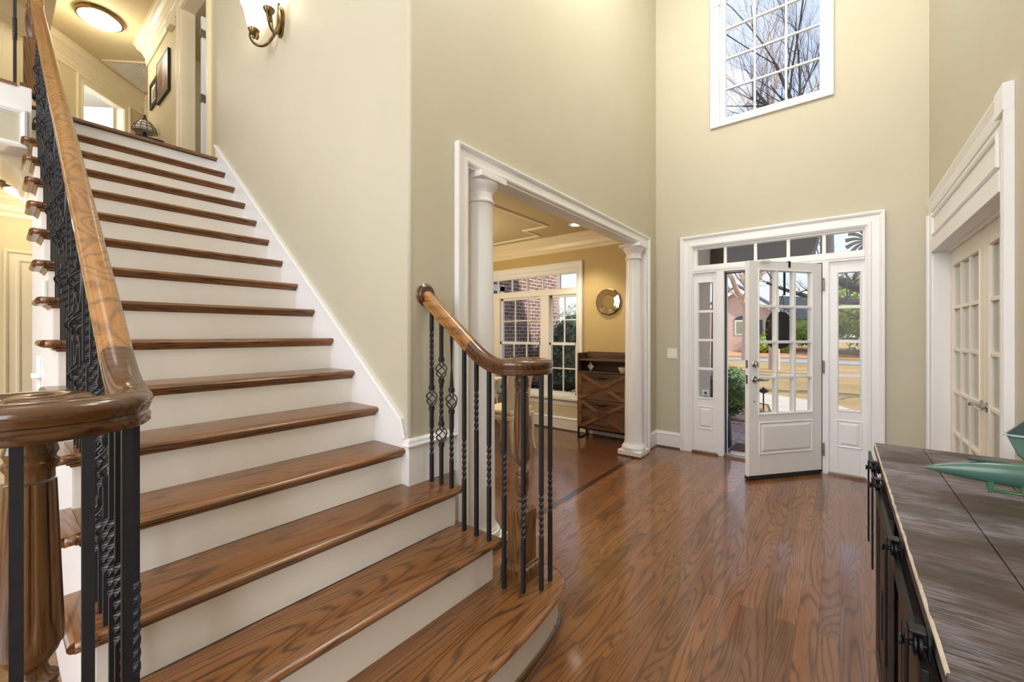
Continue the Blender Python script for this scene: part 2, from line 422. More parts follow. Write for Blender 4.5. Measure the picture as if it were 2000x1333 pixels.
M['jet_edge'] = plain('model_pale_edge', srgb(176, 202, 190), .35)
M['jet_dark'] = plain('model_dark_green', srgb(50, 72, 70), .35, var=.1, vscale=15)
M['jet_rail'] = plain('model_bright_green', srgb(60, 110, 70), .35)
M['fabric'] = plain('cream_upholstery', srgb(226, 214, 192), .8, var=.03, bump=.2, bscale=300)
M['chairpaint'] = plain('cream_chair_paint', srgb(232, 222, 202), .4)
M['planter'] = plain('green_grey_planter', srgb(70, 82, 84), .5)
M['ceramic'] = plain('cream_ceramic', srgb(222, 214, 186), .3)
M['stone'] = plain('carved_grey_stone', srgb(176, 168, 152), .6, var=.15, vscale=60)
M['sticker'] = plain('dark_blue_sticker', srgb(52, 64, 90), .5)
M['clear_label'] = plain('pale_sticker', srgb(206, 208, 206), .5)

# distressed dark top of the console
def console_mat(name, worn=True):
    t = NT(name); b = t.bsdf(Roughness=.48)
    streak = t.noise(t.coords((5, 70, 20)), 1.5, 4, .7); patch = t.noise(t.coords((1.6, 2.6, 3)), 2.0, 3, .6); fine = t.noise(t.coords((24, 300, 60)), 1.0, 3, .7)
    c = t.ramp(t.noise(t.coords((3, 9, 3)), 2, 3), [(.3, srgb(50, 39, 34)), (.7, srgb(72, 56, 48))])
    if worn:
        f = t.math('MULTIPLY_ADD', patch, 3.2, -1.25)
        f = t.math('MINIMUM', t.math('MAXIMUM', f, 0.0), 1.0)
        g = t.math('MULTIPLY_ADD', t.math('ADD', streak, t.math('MULTIPLY', fine, 1.2)), 3.4, -3.2)
        g = t.math('MINIMUM', t.math('MAXIMUM', g, 0.0), 1.0)
        c = t.mix(t.math('MULTIPLY', t.math('MULTIPLY', f, g), .7), c, srgb(172, 168, 182))
    t.l(c, b.inputs['Base Color']); t.l(t.bump(streak, .15, .002), b.inputs['Normal']); return t.m
M['console_top'] = console_mat('distressed_espresso_top')
M['console_body'] = console_mat('espresso_side', False)
M['bare_edge'] = plain('worn_bare_wood_edge', srgb(196, 182, 164), .6, var=.2, vscale=30)

# ------------------------------------------------------------------ measured place
FX = 4.976          # inner face of the front wall (y)
LX = -1.737         # foyer face of the wall with the dining opening (x)
LB = -1.865         # dining face of that wall
SW = 1.338          # stair wall (y)
RX = 0.597          # right wall (x)
RZ = 0.188          # riser
CEIL = 5.70
UPZ = 3.008
UCE = 5.35          # upper hall ceiling
DX0 = -6.2          # dining far left
DZ = 2.70

def wall_with_holes(mb, axis, pos0, pos1, a0, a1, z0, z1, holes):
    """wall slab with rectangular holes (a_lo, a_hi, z_lo, z_hi) that do not overlap in a"""
    def bx(u0, u1, w0, w1):
        if u1 - u0 < 1e-6 or w1 - w0 < 1e-6: return
        if axis == 'x': mb.box(pos0, pos1, u0, u1, w0, w1)
        else: mb.box(u0, u1, pos0, pos1, w0, w1)
    cuts = sorted(set([a0, a1] + [h[0] for h in holes] + [h[1] for h in holes]))
    for u0, u1 in zip(cuts[:-1], cuts[1:]):
        hs = sorted([(h[2], h[3]) for h in holes if h[0] <= u0 + 1e-6 and h[1] >= u1 - 1e-6])
        z = z0
        for h0, h1 in hs: bx(u0, u1, z, h0); z = h1
        bx(u0, u1, z, z1)
    return mb

# ------------------------------------------------------------------ shell
struct(MB().box(LX-.06, 3.2, -5, FX+.02, -.06, 0).build('floor', M['floor']))
struct(MB().box(-9, LX-.06, -5, SW+.1, -.06, 0).build('floor', M['floor']))
struct(MB().box(DX0-.1, LX-.06, SW+.1, FX+.16, -.06, 0).build('floor_dining', M['floor_d']))
b_ = MB().box(-1.78, -1.725, 2.08, 4.32, 0, .0015); struct(b_.build('floor_border', M['border']))
# foyer ceiling and great-room ceiling
struct(MB().box(-4.87, 3.2, -5, FX+.16, CEIL, CEIL+.1).build('ceiling', M['ceil_white']))
# front wall
wf = wall_with_holes(MB(), 'y', FX, FX+.16, LB, 6.5, 0, CEIL, [(-1.33, .20, 0, 2.34), (-1.05, -.125, 3.69, 5.45)])
struct(wf.build('wall_front', M['wall']))
wd = wall_with_holes(MB(), 'y', FX, FX+.16, DX0, LB, 0, DZ, [(-5.16, -2.80, .46, 2.27)])
struct(wd.build('wall_dining_front', M['wall_gold']))
# wall with the dining opening: foyer skin and dining skin
for x0, x1, nm, mt, zt in ((LX-.064, LX, 'wall_left', 'wall', CEIL), (LB, LX-.064, 'wall_dining_right', 'wall_gold', DZ)):
    m_ = wall_with_holes(MB(), 'x', x0, x1, SW+.02 if mt == 'wall' else SW+.12, FX, 0, zt, [(1.752, 4.60, 0, 2.35)])
    if mt == 'wall':
        m_.lathe([(.02, 0), (.02, CEIL)], (LX-.02, SW+.02, 0), 24)
        m_.box(LX-.064, LX-.02, SW, SW+.02, 0, CEIL)
    struct(m_.build(nm, M[mt]))
# stair wall, upper part continues as hall wall with a doorway
ws = MB().box(-4.80, LX-.064, SW, SW+.12, 0, CEIL)
struct(ws.build('wall_stair', M['wall']))
struct(MB().box(DX0-.1, LB, SW+.12, SW+.17, 0, DZ).build('wall_dining_back', M['wall_gold']))
struct(MB().box(DX0-.1, DX0, SW+.12, FX+.16, 0, DZ).build('wall_dining_left', M['wall_gold']))
struct(MB().box(DX0-.1, LB, SW+.12, FX+.16, DZ, DZ+.08).build('ceiling_dining', M['ceil_gold']))
# right wall with the french doors
FD0, FD1 = 2.90, 4.74
wr = wall_with_holes(MB(), 'x', RX, RX+.14, -.6, FX, 0, CEIL, [(FD0, FD1, 0, 2.02)])
struct(wr.build('wall_right', M['wall']))
struct(MB().box(-7, 7, -5.2, FX+.62, CEIL+.1, CEIL+.4).build('sun_block_roof', M['roof']))  # unseen roof added to keep the sun off the porch beam
struct(MB().box(RX, 3.2, -.74, -.6, 0, CEIL).build('wall_right_return', M['wall']))
struct(MB().box(3.2, 3.34, -5, FX+.16, 0, CEIL).build('wall_study_right', M['wall']))
wb = wall_with_holes(MB(), 'y', -5.14, -5, -9, 3.34, 0, CEIL, [(-3.6, .8, .6, 5.0)])
struct(wb.build('wall_back', M['wall']))

# ------------------------------------------------------------------ upper hall
# hall side of the stair wall, past the landing
hw = wall_with_holes(MB(), 'y', SW, SW+.12, -7.50, -4.80, UPZ, UCE, [(-5.86, -4.95, UPZ, UPZ+2.04)])
struct(hw.build('wall_hall', M['wall_hall']))
struct(MB().box(-7.50, -7.38, SW+.12, 3.6, UPZ, UCE).build('wall_hall_end', M['wall_hall']))
# 45-degree wall with a doorway into a bright room
def diag(s, o, z):  # s along the wall, o out of the wall towards the hall
    return (-8.11 - .687*s + .727*o, .37 + .727*s + .687*o, z)
def dbox(mb, s0, s1, o0, o1, z0, z1):
    vs = [diag(s, o, z) for z in (z0, z1) for s, o in ((s0, o0), (s1, o0), (s1, o1), (s0, o1))]
    mb.add(vs, [(0,3,2,1),(4,5,6,7),(0,1,5,4),(1,2,6,5),(2,3,7,6),(3,0,4,7)]); return mb
DW = MB()
dbox(DW, -2.6, .59, -.12, 0, UPZ, UCE); dbox(DW, .59, 1.30, -.12, 0, UPZ+1.96, UCE); dbox(DW, 1.30, 1.75, -.12, 0, UPZ, UCE)
struct(DW.build('wall_hall_diagonal', M['wall_hall']))
fw = MB(); p0 = Vector((-9.25, 1.60)); d_ = Vector((.783, .622)); q_ = Vector((-.622, .783))
pts = [p0, p0 + d_*3.2, p0 + d_*3.2 + q_*.1, p0 + q_*.1]
fw.prism([tuple(p) for p in pts], 'z', UPZ, UCE); struct(fw.build('wall_hall_far', M['wall_hall']))
struct(MB().box(-12, -4.80, -3.2, 4.2, UCE, UCE+.1).build('ceiling_hall', M['ceil']))
struct(MB().box(-4.87, -4.77, -5, SW+.12, UCE-.0, CEIL+.1).build('wall_ceiling_step', M['wall_hall']))
# floors upstairs
fu = MB().box(-12, -4.64, .10, 4.2, UPZ-.30, UPZ-.02).box(-12, -4.29, -5, .10, UPZ-.30, UPZ-.02)
struct(fu.build('floor_upper_slab', M['trim']))
struct(MB().box(-12, -4.60, .10, 4.2, UPZ-.02, UPZ-.001).box(-12, -4.27, -5, .10, UPZ-.02, UPZ-.001).build('floor_upper', M['floor']))
# bright room behind the diagonal doorway
br_ = MB(); dbox(br_, -1.0, 3.0, -1.9, -1.8, UPZ, UCE); struct(br_.build('wall_bedroom', M['ceil_white']))
bc_ = MB(); dbox(bc_, -1.0, 3.0, -1.8, -.13, UCE-.02, UCE-.004); struct(bc_.build('ceiling_bedroom', M['ceil_white']))
add_light('bedroom_daylight', 'POINT', diag(.3, -1.0, UPZ+1.6), 60, (.93, .97, 1), .3)
add_light('bathroom_light', 'POINT', (-5.3, 2.6, UPZ+2.0), 18, (.9, .95, 1), .2)
struct(MB().box(-7.2, -3.9, 3.5, 3.6, UPZ, UCE).build('wall_bathroom', M['ceil_white']))

CROWN = [(0, 0), (0, -.30), (.016, -.30), (.016, -.262), (.026, -.25), (.026, -.19), (.036, -.18), (.045, -.15), (.07, -.105), (.10, -.075), (.108, -.06), (.108, -.045), (.125, -.02), (.135, -.02), (.135, 0)]
CROWN_S = [(0, 0), (0, -.205), (.014, -.205), (.014, -.165), (.03, -.15), (.045, -.105), (.075, -.07), (.10, -.055), (.10, -.04), (.125, -.018), (.135, -.018), (.135, 0)]
def crown(name, path, prof, z, mat, closed=False):
    m = MB(); m.sweep([(p[0], p[1], z) for p in path], prof, (0, 0, 1), closed); return struct(m.build(name, M[mat]))
# N x d points left of travel
crown('trim_1', [(-4.80, SW), (-7.50, SW), (-7.50, 3.4)][::-1], [(-a, b) for a, b in CROWN][::-1], UCE, 'cream')
crown('trim_2', [diag(-2.5, 0, 0), diag(1.72, 0, 0)], [(-a, b) for a, b in CROWN][::-1], UCE, 'cream')
crown('trim_3', [tuple(p0 + d_*.02), tuple(p0 + d_*3)], [(-a, b) for a, b in CROWN][::-1], UCE, 'cream')
struct(MB().box(-8.0, -4.8, .30, .44, UCE-.30, UCE).build('trim_4', M['cream']))

CASE = [(0, 0), (0, .012), (.012, .018), (.03, .018), (.036, .012), (.085, .014), (.092, .024), (.105, .03), (.12, .03), (.12, 0)]
def case_prof(w, d=1.0): return [(a*w/.12, b*d) for a, b in CASE]
def casing(name, path, N, w=.12, d=1.0, mat='trim', label=None):
    m = MB(); m.sweep(path, case_prof(w, d), N); return struct(m.build(name, M[mat], bevel=.0015))

# doorway in the hall wall (path goes round the opening with the casing to its left)
casing('trim_5', [(-4.95, SW, UPZ), (-4.95, SW, UPZ+2.04), (-5.86, SW, UPZ+2.04), (-5.86, SW, UPZ)][::-1], (0, -1, 0), .11, 1, 'cream')
struct(MB().box(-5.865, -5.848, SW-.002, SW+.122, UPZ, UPZ+2.04).box(-4.962, -4.945, SW-.002, SW+.122, UPZ, UPZ+2.04).box(-5.86, -4.95, SW-.002, SW+.122, UPZ+2.028, UPZ+2.045).build('trim_6', M['cream']))
d2 = struct(bpy.data.objects.new('door_2', None)); COL.objects.link(d2); d2.location = (-5.80, SW+.16, UPZ+.01)
d2.rotation_euler = (0, 0, math.radians(96))
MB().box(0, .80, -.035, 0, 0, 2.0).build('leaf', M['door'], d2, world=False, bevel=.003)
for z in (.25, 1.05, 1.80):
    MB().box(-.012, .05, -.043, .003, z-.045, z+.045).lathe([(.007, z-.045), (.007, z+.045)], (-.006, -.02, 0), 8).build('hinge', M['brass'], d2, world=False)
# diagonal doorway trims
dc = MB(); P3 = [diag(.60, 0, UPZ), diag(.60, 0, UPZ+1.95), diag(1.29, 0, UPZ+1.95), diag(1.29, 0, UPZ)]
dc.sweep(P3, case_prof(.10), (.727, .687, 0)); struct(dc.build('trim_7', M['cream']))
dj = MB(); dbox(dj, .59, .605, -.12, 0, UPZ, UPZ+1.96); dbox(dj, 1.285, 1.30, -.12, 0, UPZ, UPZ+1.96); dbox(dj, .59, 1.30, -.12, 0, UPZ+1.945, UPZ+1.96)
struct(dj.build('trim_8', M['cream']))
dl3 = MB(); dbox(dl3, 1.25, 1.285, -.86, -.125, UPZ+.01, UPZ+1.94); o = struct(dl3.build('door_3', M['door'], bevel=.003))
hb = MB(); dbox(hb, 1.243, 1.25, -.19, -.13, UPZ+1.36, UPZ+1.46); hb.build('hinge', M['brass'], o)
dw2 = MB(); dbox(dw2, -.42, -.30, 0, .02, UPZ, UPZ+2.05); dbox(dw2, -1.3, -.42, 0, .012, UPZ, UPZ+2.05); struct(dw2.build('trim_9', M['cream'], bevel=.003))

# attic hatch with beadboard in the hall ceiling
ha = thing('attic_hatch', 'white beadboard attic hatch set in the upper hall ceiling', 'attic hatch', (-8.5, 1.3, UCE))
hc = [Vector((-8.30, .93)), Vector((-8.02, 1.22)), Vector((-8.75, 1.92)), Vector((-9.03, 1.63))]
hc = [Vector((-8.427, 1.023)), Vector((-8.02, 1.42)), Vector((-8.55, 1.96)), Vector((-8.96, 1.53))]
e1 = (hc[1]-hc[0]); e2 = (hc[3]-hc[0])
hp = MB(); n_ = 9
for i in range(n_):
    a, b_2 = (i+.06)/n_, (i+.94)/n_
    q = [hc[0]+e1*a, hc[0]+e1*b_2, hc[0]+e1*b_2+e2, hc[0]+e1*a+e2]
    hp.prism([tuple(v) for v in q], 'z', UCE-.012, UCE-.003)
hp.build('beadboard_panel', M['trim'], ha)
hf = MB(); hf.sweep([(v.x, v.y, UCE) for v in hc], [(0, 0), (0, -.02), (-.03, -.02), (-.03, 0)], (0, 0, 1), True); hf.build('frame', M['cream'], ha)

def flush_light(name, label, c, r, energy, color=(1, .92, .76)):
    t = thing(name, label, 'ceiling light', c)
    MB().lathe([(r*.86, -.05), (r*.93, -.046), (r*.98, -.03), (r*.98, -.01), (r*.95, 0)], c, 40).build('rim', M['bronze'], t)
    prof = [(.004, -.115), (r*.25, -.112), (r*.5, -.10), (r*.72, -.08), (r*.86, -.05)]
    MB().lathe(prof, c, 40).build('glass_bowl', M['lamp_glass'], t)
    MB().lathe([(.004, -.135), (.012, -.128), (.008, -.118), (.016, -.112)], c, 16).build('finial', M['bronze'], t)
    add_light(name + '_glow', 'POINT', (c[0], c[1], c[2]-.24), energy, color, .12)
flush_light('flush_ceiling_light', 'lit round flush ceiling light with bronze rim in the upper hall', (-7.30, .84, UCE), .235, 11)

# framed pictures and small fittings on the hall wall
def picture(label, x0, x1, z0, z1, depth, frame_w, mat, art):
    t = thing('framed_picture', label, 'picture', ((x0+x1)/2, SW, z0), 0, 'pictures on the upper hall wall')
    y1, y0 = SW, SW-depth
    fr = MB(); fr.sweep([(x0, y1, z0), (x1, y1, z0), (x1, y1, z1), (x0, y1, z1)], [(0, 0), (0, depth), (frame_w, depth), (frame_w, 0)], (0, -1, 0), True)
    fr.build('frame', M['black'], t)
    if mat: MB().box(x0+frame_w, x1-frame_w, SW-depth*.45, SW-.002, z0+frame_w, z1-frame_w).build('mat_board', M['ceil_white'], t)
    k = frame_w + (mat or 0)
    MB().box(x0+k, x1-k, SW-depth*(.55 if mat else .9), SW-depth*.4, z0+k, z1-k).build('print', art, t)
def art_mat(name, stops, sc):
    t = NT(name); b = t.bsdf(Roughness=.35); t.l(t.ramp(t.noise(t.coords((1, 1, 1)), sc, 2, .5, .4), stops), b.inputs['Base Color']); return t.m
picture('small black framed print with pale mat left of the large dark picture upstairs', -7.30, -6.93, 4.365, 4.70, .022, .05, .045, art_mat('small_print', [(.35, srgb(70, 76, 60)), (.5, srgb(150, 140, 110)), (.65, srgb(210, 200, 170))], 9))
picture('large dark picture with a warm orange patch in black frame upstairs', -6.88, -6.33, 4.29, 4.80, .03, .012, 0, art_mat('dark_abstract_print', [(.36, srgb(52, 44, 46)), (.48, srgb(110, 92, 90)), (.56, srgb(200, 120, 80)), (.66, srgb(196, 176, 160))], 3.2))
tag(MB().box(-6.28, -6.10, SW-.06, SW, 4.96, 5.10).build('door_chime', M['cream'], bevel=.006), 'small cream chime box high on the upper hall wall', 'chime')
def switch(label, x, y, z, w=.09, h=.12, face=(0, -1)):
    t = thing('light_switch', label, 'light switch', (x, y, z))
    MB().box(x-w/2, x+w/2, y-.006, y, z-h/2, z+h/2).build('cover_plate', M['plastic'], t, bevel=.002)
    k = 2 if w > .1 else 1
    for i in range(k):
        cx = x + (i-(k-1)/2)*.046
        MB().box(cx-.016, cx+.016, y-.010, y-.006, z-.033, z+.033).build('rocker', M['plastic'], t, bevel=.0015)
switch('white double switch plate upstairs beside the hall doorway', -6.02, SW, 4.09, .12)
switch('white double light switch on wall left of the front door', -1.545, FX, 1.115, .115)

# console table upstairs with a stained glass lamp
ct = thing('hall_console_table', 'narrow black console table upstairs under the pictures', 'table', (-6.95, 1.2, UPZ))
MB().box(-7.35, -6.58, 1.06, 1.325, 3.715, 3.745).build('tabletop', M['black'], ct, bevel=.004)
for x in (-7.30, -6.63):
    for y in (1.10, 1.29): MB().box(x-.02, x+.02, y-.02, y+.02, UPZ, 3.715).build('leg', M['black'], ct)
tl = thing('table_lamp', 'stained glass table lamp with dark leading on the upstairs console', 'lamp', (-6.85, 1.19, 3.745))
lc = (-6.85, 1.19, 3.745)
MB().lathe([(.075, 0), (.07, .012), (.03, .02), (.016, .05), (.022, .09), (.014, .13), (.012, .22), (.02, .24), (.008, .33)], lc, 20).build('base', M['blackmetal'], tl)
shade = [(.118, .14), (.120, .15), (.110, .19), (.086, .235), (.05, .275), (.022, .295)]
t_ = NT('leaded_pale_glass'); b_ = t_.bsdf(Roughness=.25); b_.inputs['Base Color'].default_value = srgb(212, 204, 190)
t_.l(t_.ramp(t_.noise(t_.coords(), 18, 2), [(.4, srgb(196, 186, 168)), (.6, srgb(226, 222, 214))]), b_.inputs['Base Color'])
sh_ = MB(); sh_.lathe(shade, lc, 24); so = sh_.build('lamp_shade', t_.m, tl)
ld = MB()
for k in range(12):
    a = 2*PI*k/12
    ld.tube([(lc[0]+(r+.002)*math.cos(a), lc[1]+(r+.002)*math.sin(a), lc[2]+h) for r, h in shade], .0035, 5)
for r, h in shade[1:5]:
    ld.tube([(lc[0]+(r+.002)*math.cos(2*PI*k/24), lc[1]+(r+.002)*math.sin(2*PI*k/24), lc[2]+h) for k in range(25)], .0035, 5)
ld.build('leading', M['blackmetal'], so)
MB().lathe([(.016, .30), (.02, .315), (.008, .33), (.014, .345), (.004, .36)], lc, 12).build('finial', M['blackmetal'], tl)

# ------------------------------------------------------------------ lower hall under the balcony
HX = -5.86
struct(MB().box(HX-.12, HX, -5, SW, 0, 2.72).build('wall_lower_hall', M['wall_hall']))
struct(MB().box(HX, -4.581, -5, SW, 2.60, 2.68).build('ceiling_lower_hall', M['ceil']))
crown('trim_10', [(HX, -4), (HX, 1.3)], [(-a, b) for a, b in CROWN_S], 2.60, 'cream')
cs = MB(); cs.sweep([(-4.58, .165, 2.60), (-5.12, .165, 2.60), (-5.12, .60, 2.60)], [(a, b) for a, b in CROWN_S], (0, 0, 1)); struct(cs.build('trim_11', M['cream']))
struct(MB().box(-5.12, -4.58, .165, .60, 2.38, 2.60).build('trim_37', M['cream']))
# header face below the balcony: fascia, panel moulding, soffit
hd = MB().box(-4.58, -4.28, -5, .164, 2.60, 3.0); struct(hd.build('trim_12', M['trim']))
pm = MB(); pm.box(-4.281, -4.278, -3.0, .132, 2.605, 2.80); struct(pm.build('trim_13', M['wall']))
pf = MB(); pf.sweep([(-4.279, -3, 2.585), (-4.279, .144, 2.585), (-4.279, .144, 2.838), (-4.279, -3, 2.838)], [(0, 0), (0, .02), (.012, .026), (.03, .018), (.03, 0)], (1, 0, 0), True); struct(pf.build('trim_14', M['trim']))
# balcony nosing, in line with the landing
bn = MB(); prof_n = [(0, 0), (.03, 0), (.044, -.008), (.048, -.018), (.044, -.028), (.034, -.034), (.028, -.05), (.016, -.06), (0, -.06)]
bn.sweep([(-4.345, -5, UPZ), (-4.345, .12, UPZ)], [(-a, b) for a, b in prof_n][::-1], (0, 0, 1)); struct(bn.build('trim_15', M['tread']))
# far doorway and skirting in the lower hall
casing('trim_16', [(HX, .16, 0), (HX, .16, 2.0)][::1] + [(HX, .95, 2.0), (HX, .95, 0)], (1, 0, 0), .10, 1, 'cream')
struct(MB().box(HX, HX+.006, .16, .95, 0, 2.0).build('door_4', M['cream']))
struct(MB().box(HX, HX+.018, -5, .06, 0, .155).box(HX, HX+.026, -5, .06, .155, .175).build('baseboard_lower_hall', M['cream'], bevel=.003))
flush_light('flush_ceiling_light', 'lit round flush ceiling light half hidden behind stair treads', (-5.42, .19, 2.60), .16, 5, (1, .86, .6))

# ------------------------------------------------------------------ staircase
NOSE = [None, -0.93, -1.245, -1.498] + [-1.744 - .2403*i for i in range(13)]   # nosing x of tread 1..16
YL, YR = .12, 1.32
st = thing('staircase', 'oak and white staircase with a rounded bottom step climbing left to the upper hall', 'staircase', (-1.2, .8, 0))
TP = [(0, 0), (.012, .002), (.02, .008), (.023, .015), (.02, .022), (.012, .028), (0, .03)]    # nosing section, x out, z
def tread(n):
    z = n*RZ; x = NOSE[n]; back = NOSE[n+1] - .028 if n < 16 else -4.70
    y1 = YR if n >= 4 else 1.495
    m = MB()
    P = [(back, z-.03), (x-.023, z-.03)] + [(x-.023+a, z-.03+b) for a, b in TP[1:-1]] + [(x-.023, z), (back, z)]
    # main board between the end returns
    m.prism(P, 'y', YL+.045, y1 if n >= 4 else y1-.03, True)
    o = m.build('tread', M['tread'], st)
    c = MB()
    # mitred return nosing at the open left end (and at the right end of treads 2 and 3)
    def ret(ya, yb, sgn):
        xb = back - .03; r = MB()
        r.add([(xb, ya, z-.03), (x-.006, ya, z-.03), (x-.023, yb, z-.03), (xb, yb, z-.03), (xb, ya, z), (x-.006, ya, z), (x-.023, yb, z), (xb, yb, z)],
              [(0,1,2,3),(4,7,6,5),(0,4,5,1),(1,5,6,2),(2,6,7,3),(3,7,4,0)])
        r.tube([(xb, ya, z-.015), (x-.010, ya, z-.015)], .0148, 10)
        r.tube([(x-.010, ya, z-.015), (x-.010, yb+sgn*.004, z-.015)], .0148, 10)
        r.build('tread_return', M['tread_x'], o)
    ret(YL+.008, YL+.046, 1)
    if n < 4: ret(y1-.004, y1-.031, -1)
    # cove under the nosing
    cv = [(0, 0), (.016, 0), (.014, -.006), (.006, -.010), (.003, -.017), (0, -.018)]
    yc = (1.465 if n < 4 else YR)
    path = [(back-.02, YL+.045, z-.03), (x-.034, YL+.045, z-.03), (x-.034, yc, z-.03)]
    if n < 4: path.append((back, yc, z-.03))
    c.sweep(path, [(-a, b) for a, b in cv][::-1], (0, 0, 1)); c.build('cove_moulding', M['tread'], o)
def riser(n):
    x = NOSE[n] - .035; y1 = YR if n >= 4 else 1.465
    MB().box(x-.02, x, YL+.05, y1, (n-1)*RZ, n*RZ-.03).build('riser', M['riser'], st)
for n in range(2, 17):
    riser(n)
    if n < 16: tread(n)
# landing nosing
ln = MB(); P = [(-4.70, UPZ-.03), (NOSE[16]-.023, UPZ-.03)] + [(NOSE[16]-.023+a, UPZ-.03+b) for a, b in TP[1:-1]] + [(NOSE[16]-.023, UPZ), (-4.70, UPZ)]
ln.prism(P, 'y', .10, YR, True)
lo = ln.build('landing_nosing', M['tread'], st)
lcv = MB(); lcv.sweep([(NOSE[16]-.034, .10, UPZ-.03), (NOSE[16]-.034, YR, UPZ-.03)], [(-a, b) for a, b in [(0, 0), (.016, 0), (.006, -.010), (0, -.018)]][::-1], (0, 0, 1)); lcv.build('cove_moulding', M['tread'], lo)

# rounded starting step
half = [(-.930, .815), (-.930, 1.10), (-.931, 1.20), (-.938, 1.317), (-.952, 1.457), (-.972, 1.568), (-1.0, 1.657), (-1.040, 1.708), (-1.096, 1.738), (-1.173, 1.738), (-1.250, 1.708), (-1.310, 1.650), (-1.345, 1.570), (-1.355, 1.49), (-1.355, 1.2)]
sp_ = [tuple(p[:2]) for p in smooth_path([(p[0], p[1]) for p in half], 4)]
outl = sp_ + [(x, 1.63-y) for x, y in sp_[::-1][:-1]]
def step_layer(mb, d0, z0, d1, z1, smooth=True):
    a = offset_poly(outl, d0); b = offset_poly(outl, d1); n = len(a)
    mb.add([(p[0], p[1], z0) for p in a] + [(p[0], p[1], z1) for p in b], [(i, (i+1) % n, n+(i+1) % n, n+i) for i in range(n)], smooth)
# find the sign that shrinks the outline
_t = offset_poly(outl, .03); SG = 1 if max(p[0] for p in _t) < max(p[0] for p in outl) else -1
t1 = MB(); prev = (SG*.023, RZ-.03)
for a, b in TP[1:]:
    cur = (SG*(.023-a), RZ-.03+b); step_layer(t1, prev[0], prev[1], cur[0], cur[1]); prev = cur
top = offset_poly(outl, SG*.023); bot = top
t1.add([(p[0], p[1], RZ) for p in top], [tuple(range(len(top)))]); t1.add([(p[0], p[1], RZ-.03) for p in bot], [tuple(range(len(bot)))[::-1]])
o1 = t1.build('tread', M['tread'], st)
r1 = MB(); step_layer(r1, SG*.035, 0, SG*.035, RZ-.03); r1.build('riser', M['riser'], st)
c1 = MB(); step_layer(c1, SG*.035, RZ-.048, SG*.030, RZ-.04); step_layer(c1, SG*.030, RZ-.04, SG*.018, RZ-.03); c1.build('cove_moulding', M['tread'], o1)
s1 = MB()
pq = [(.020, 0), (.020, .004), (.022, .011), (.028, .017), (.035, .02)]
for (a, b), (c, d) in zip(pq[:-1], pq[1:]): step_layer(s1, SG*a, b, SG*c, d)
s1.build('shoe_moulding', M['rail_dark'], st)

# closed side under the treads at the open (left) end, and the short side by the dining opening
def side_panel(n0, n1, xlast, ya, yb, mat):
    m = MB()
    for n in range(n0, n1+1):
        xr = NOSE[n]-.036; xl = NOSE[n+1]-.036 if n < n1 else xlast
        lo_ = 0 if xl > -4.27 else 2.60
        if xl < -4.27 < xr: m.box(-4.27, xr, ya, yb, 0, n*RZ-.03); xr = -4.27; lo_ = 2.60
        m.box(xl, xr, ya, yb, lo_, n*RZ-.03)
    return m.build('side_panel', M[mat], st)
side_panel(2, 16, -4.60, .166, .20, 'trim')
side_panel(2, 3, -1.735, 1.43, 1.464, 'trim')
# wall string on the right of the flight
def zs(x): return 3.134 - .7794*(x + 4.659)
sk = MB(); sk.prism([(-4.66, UPZ), (-4.66, zs(-4.66)), (-1.787, zs(-1.787)), (-1.757, .80), (-1.757, .54), (-4.66, UPZ-.35)], 'y', SW-.018, SW)
sk.build('wall_string', M['trim'], st)
sc_ = MB(); sc_.sweep([(-4.665, SW, zs(-4.665)), (-1.787, SW, zs(-1.787)), (-1.760, SW, .80)], [(-.022, 0), (-.022, .022), (-.012, .03), (.004, .03), (.010, .022), (.010, 0)], (0, -1, 0))
sc_.build('string_cap', M['trim'], st)
# closet door hardware on the closed side under the stairs
cd = thing('closet_latch', 'white closet latch plate on the panel under the stair treads', 'latch', (-3.0, .166, 1.5))
MB().box(-3.06, -2.98, .150, .166, 1.47, 1.60).build('plate', M['plastic'], cd, bevel=.004)
MB().box(-3.50, -3.42, .13, .166, 1.10, 1.125).box(-3.50, -3.47, .15, .166, 1.0, 1.22).build('lever', M['plastic'], cd, bevel=.003)

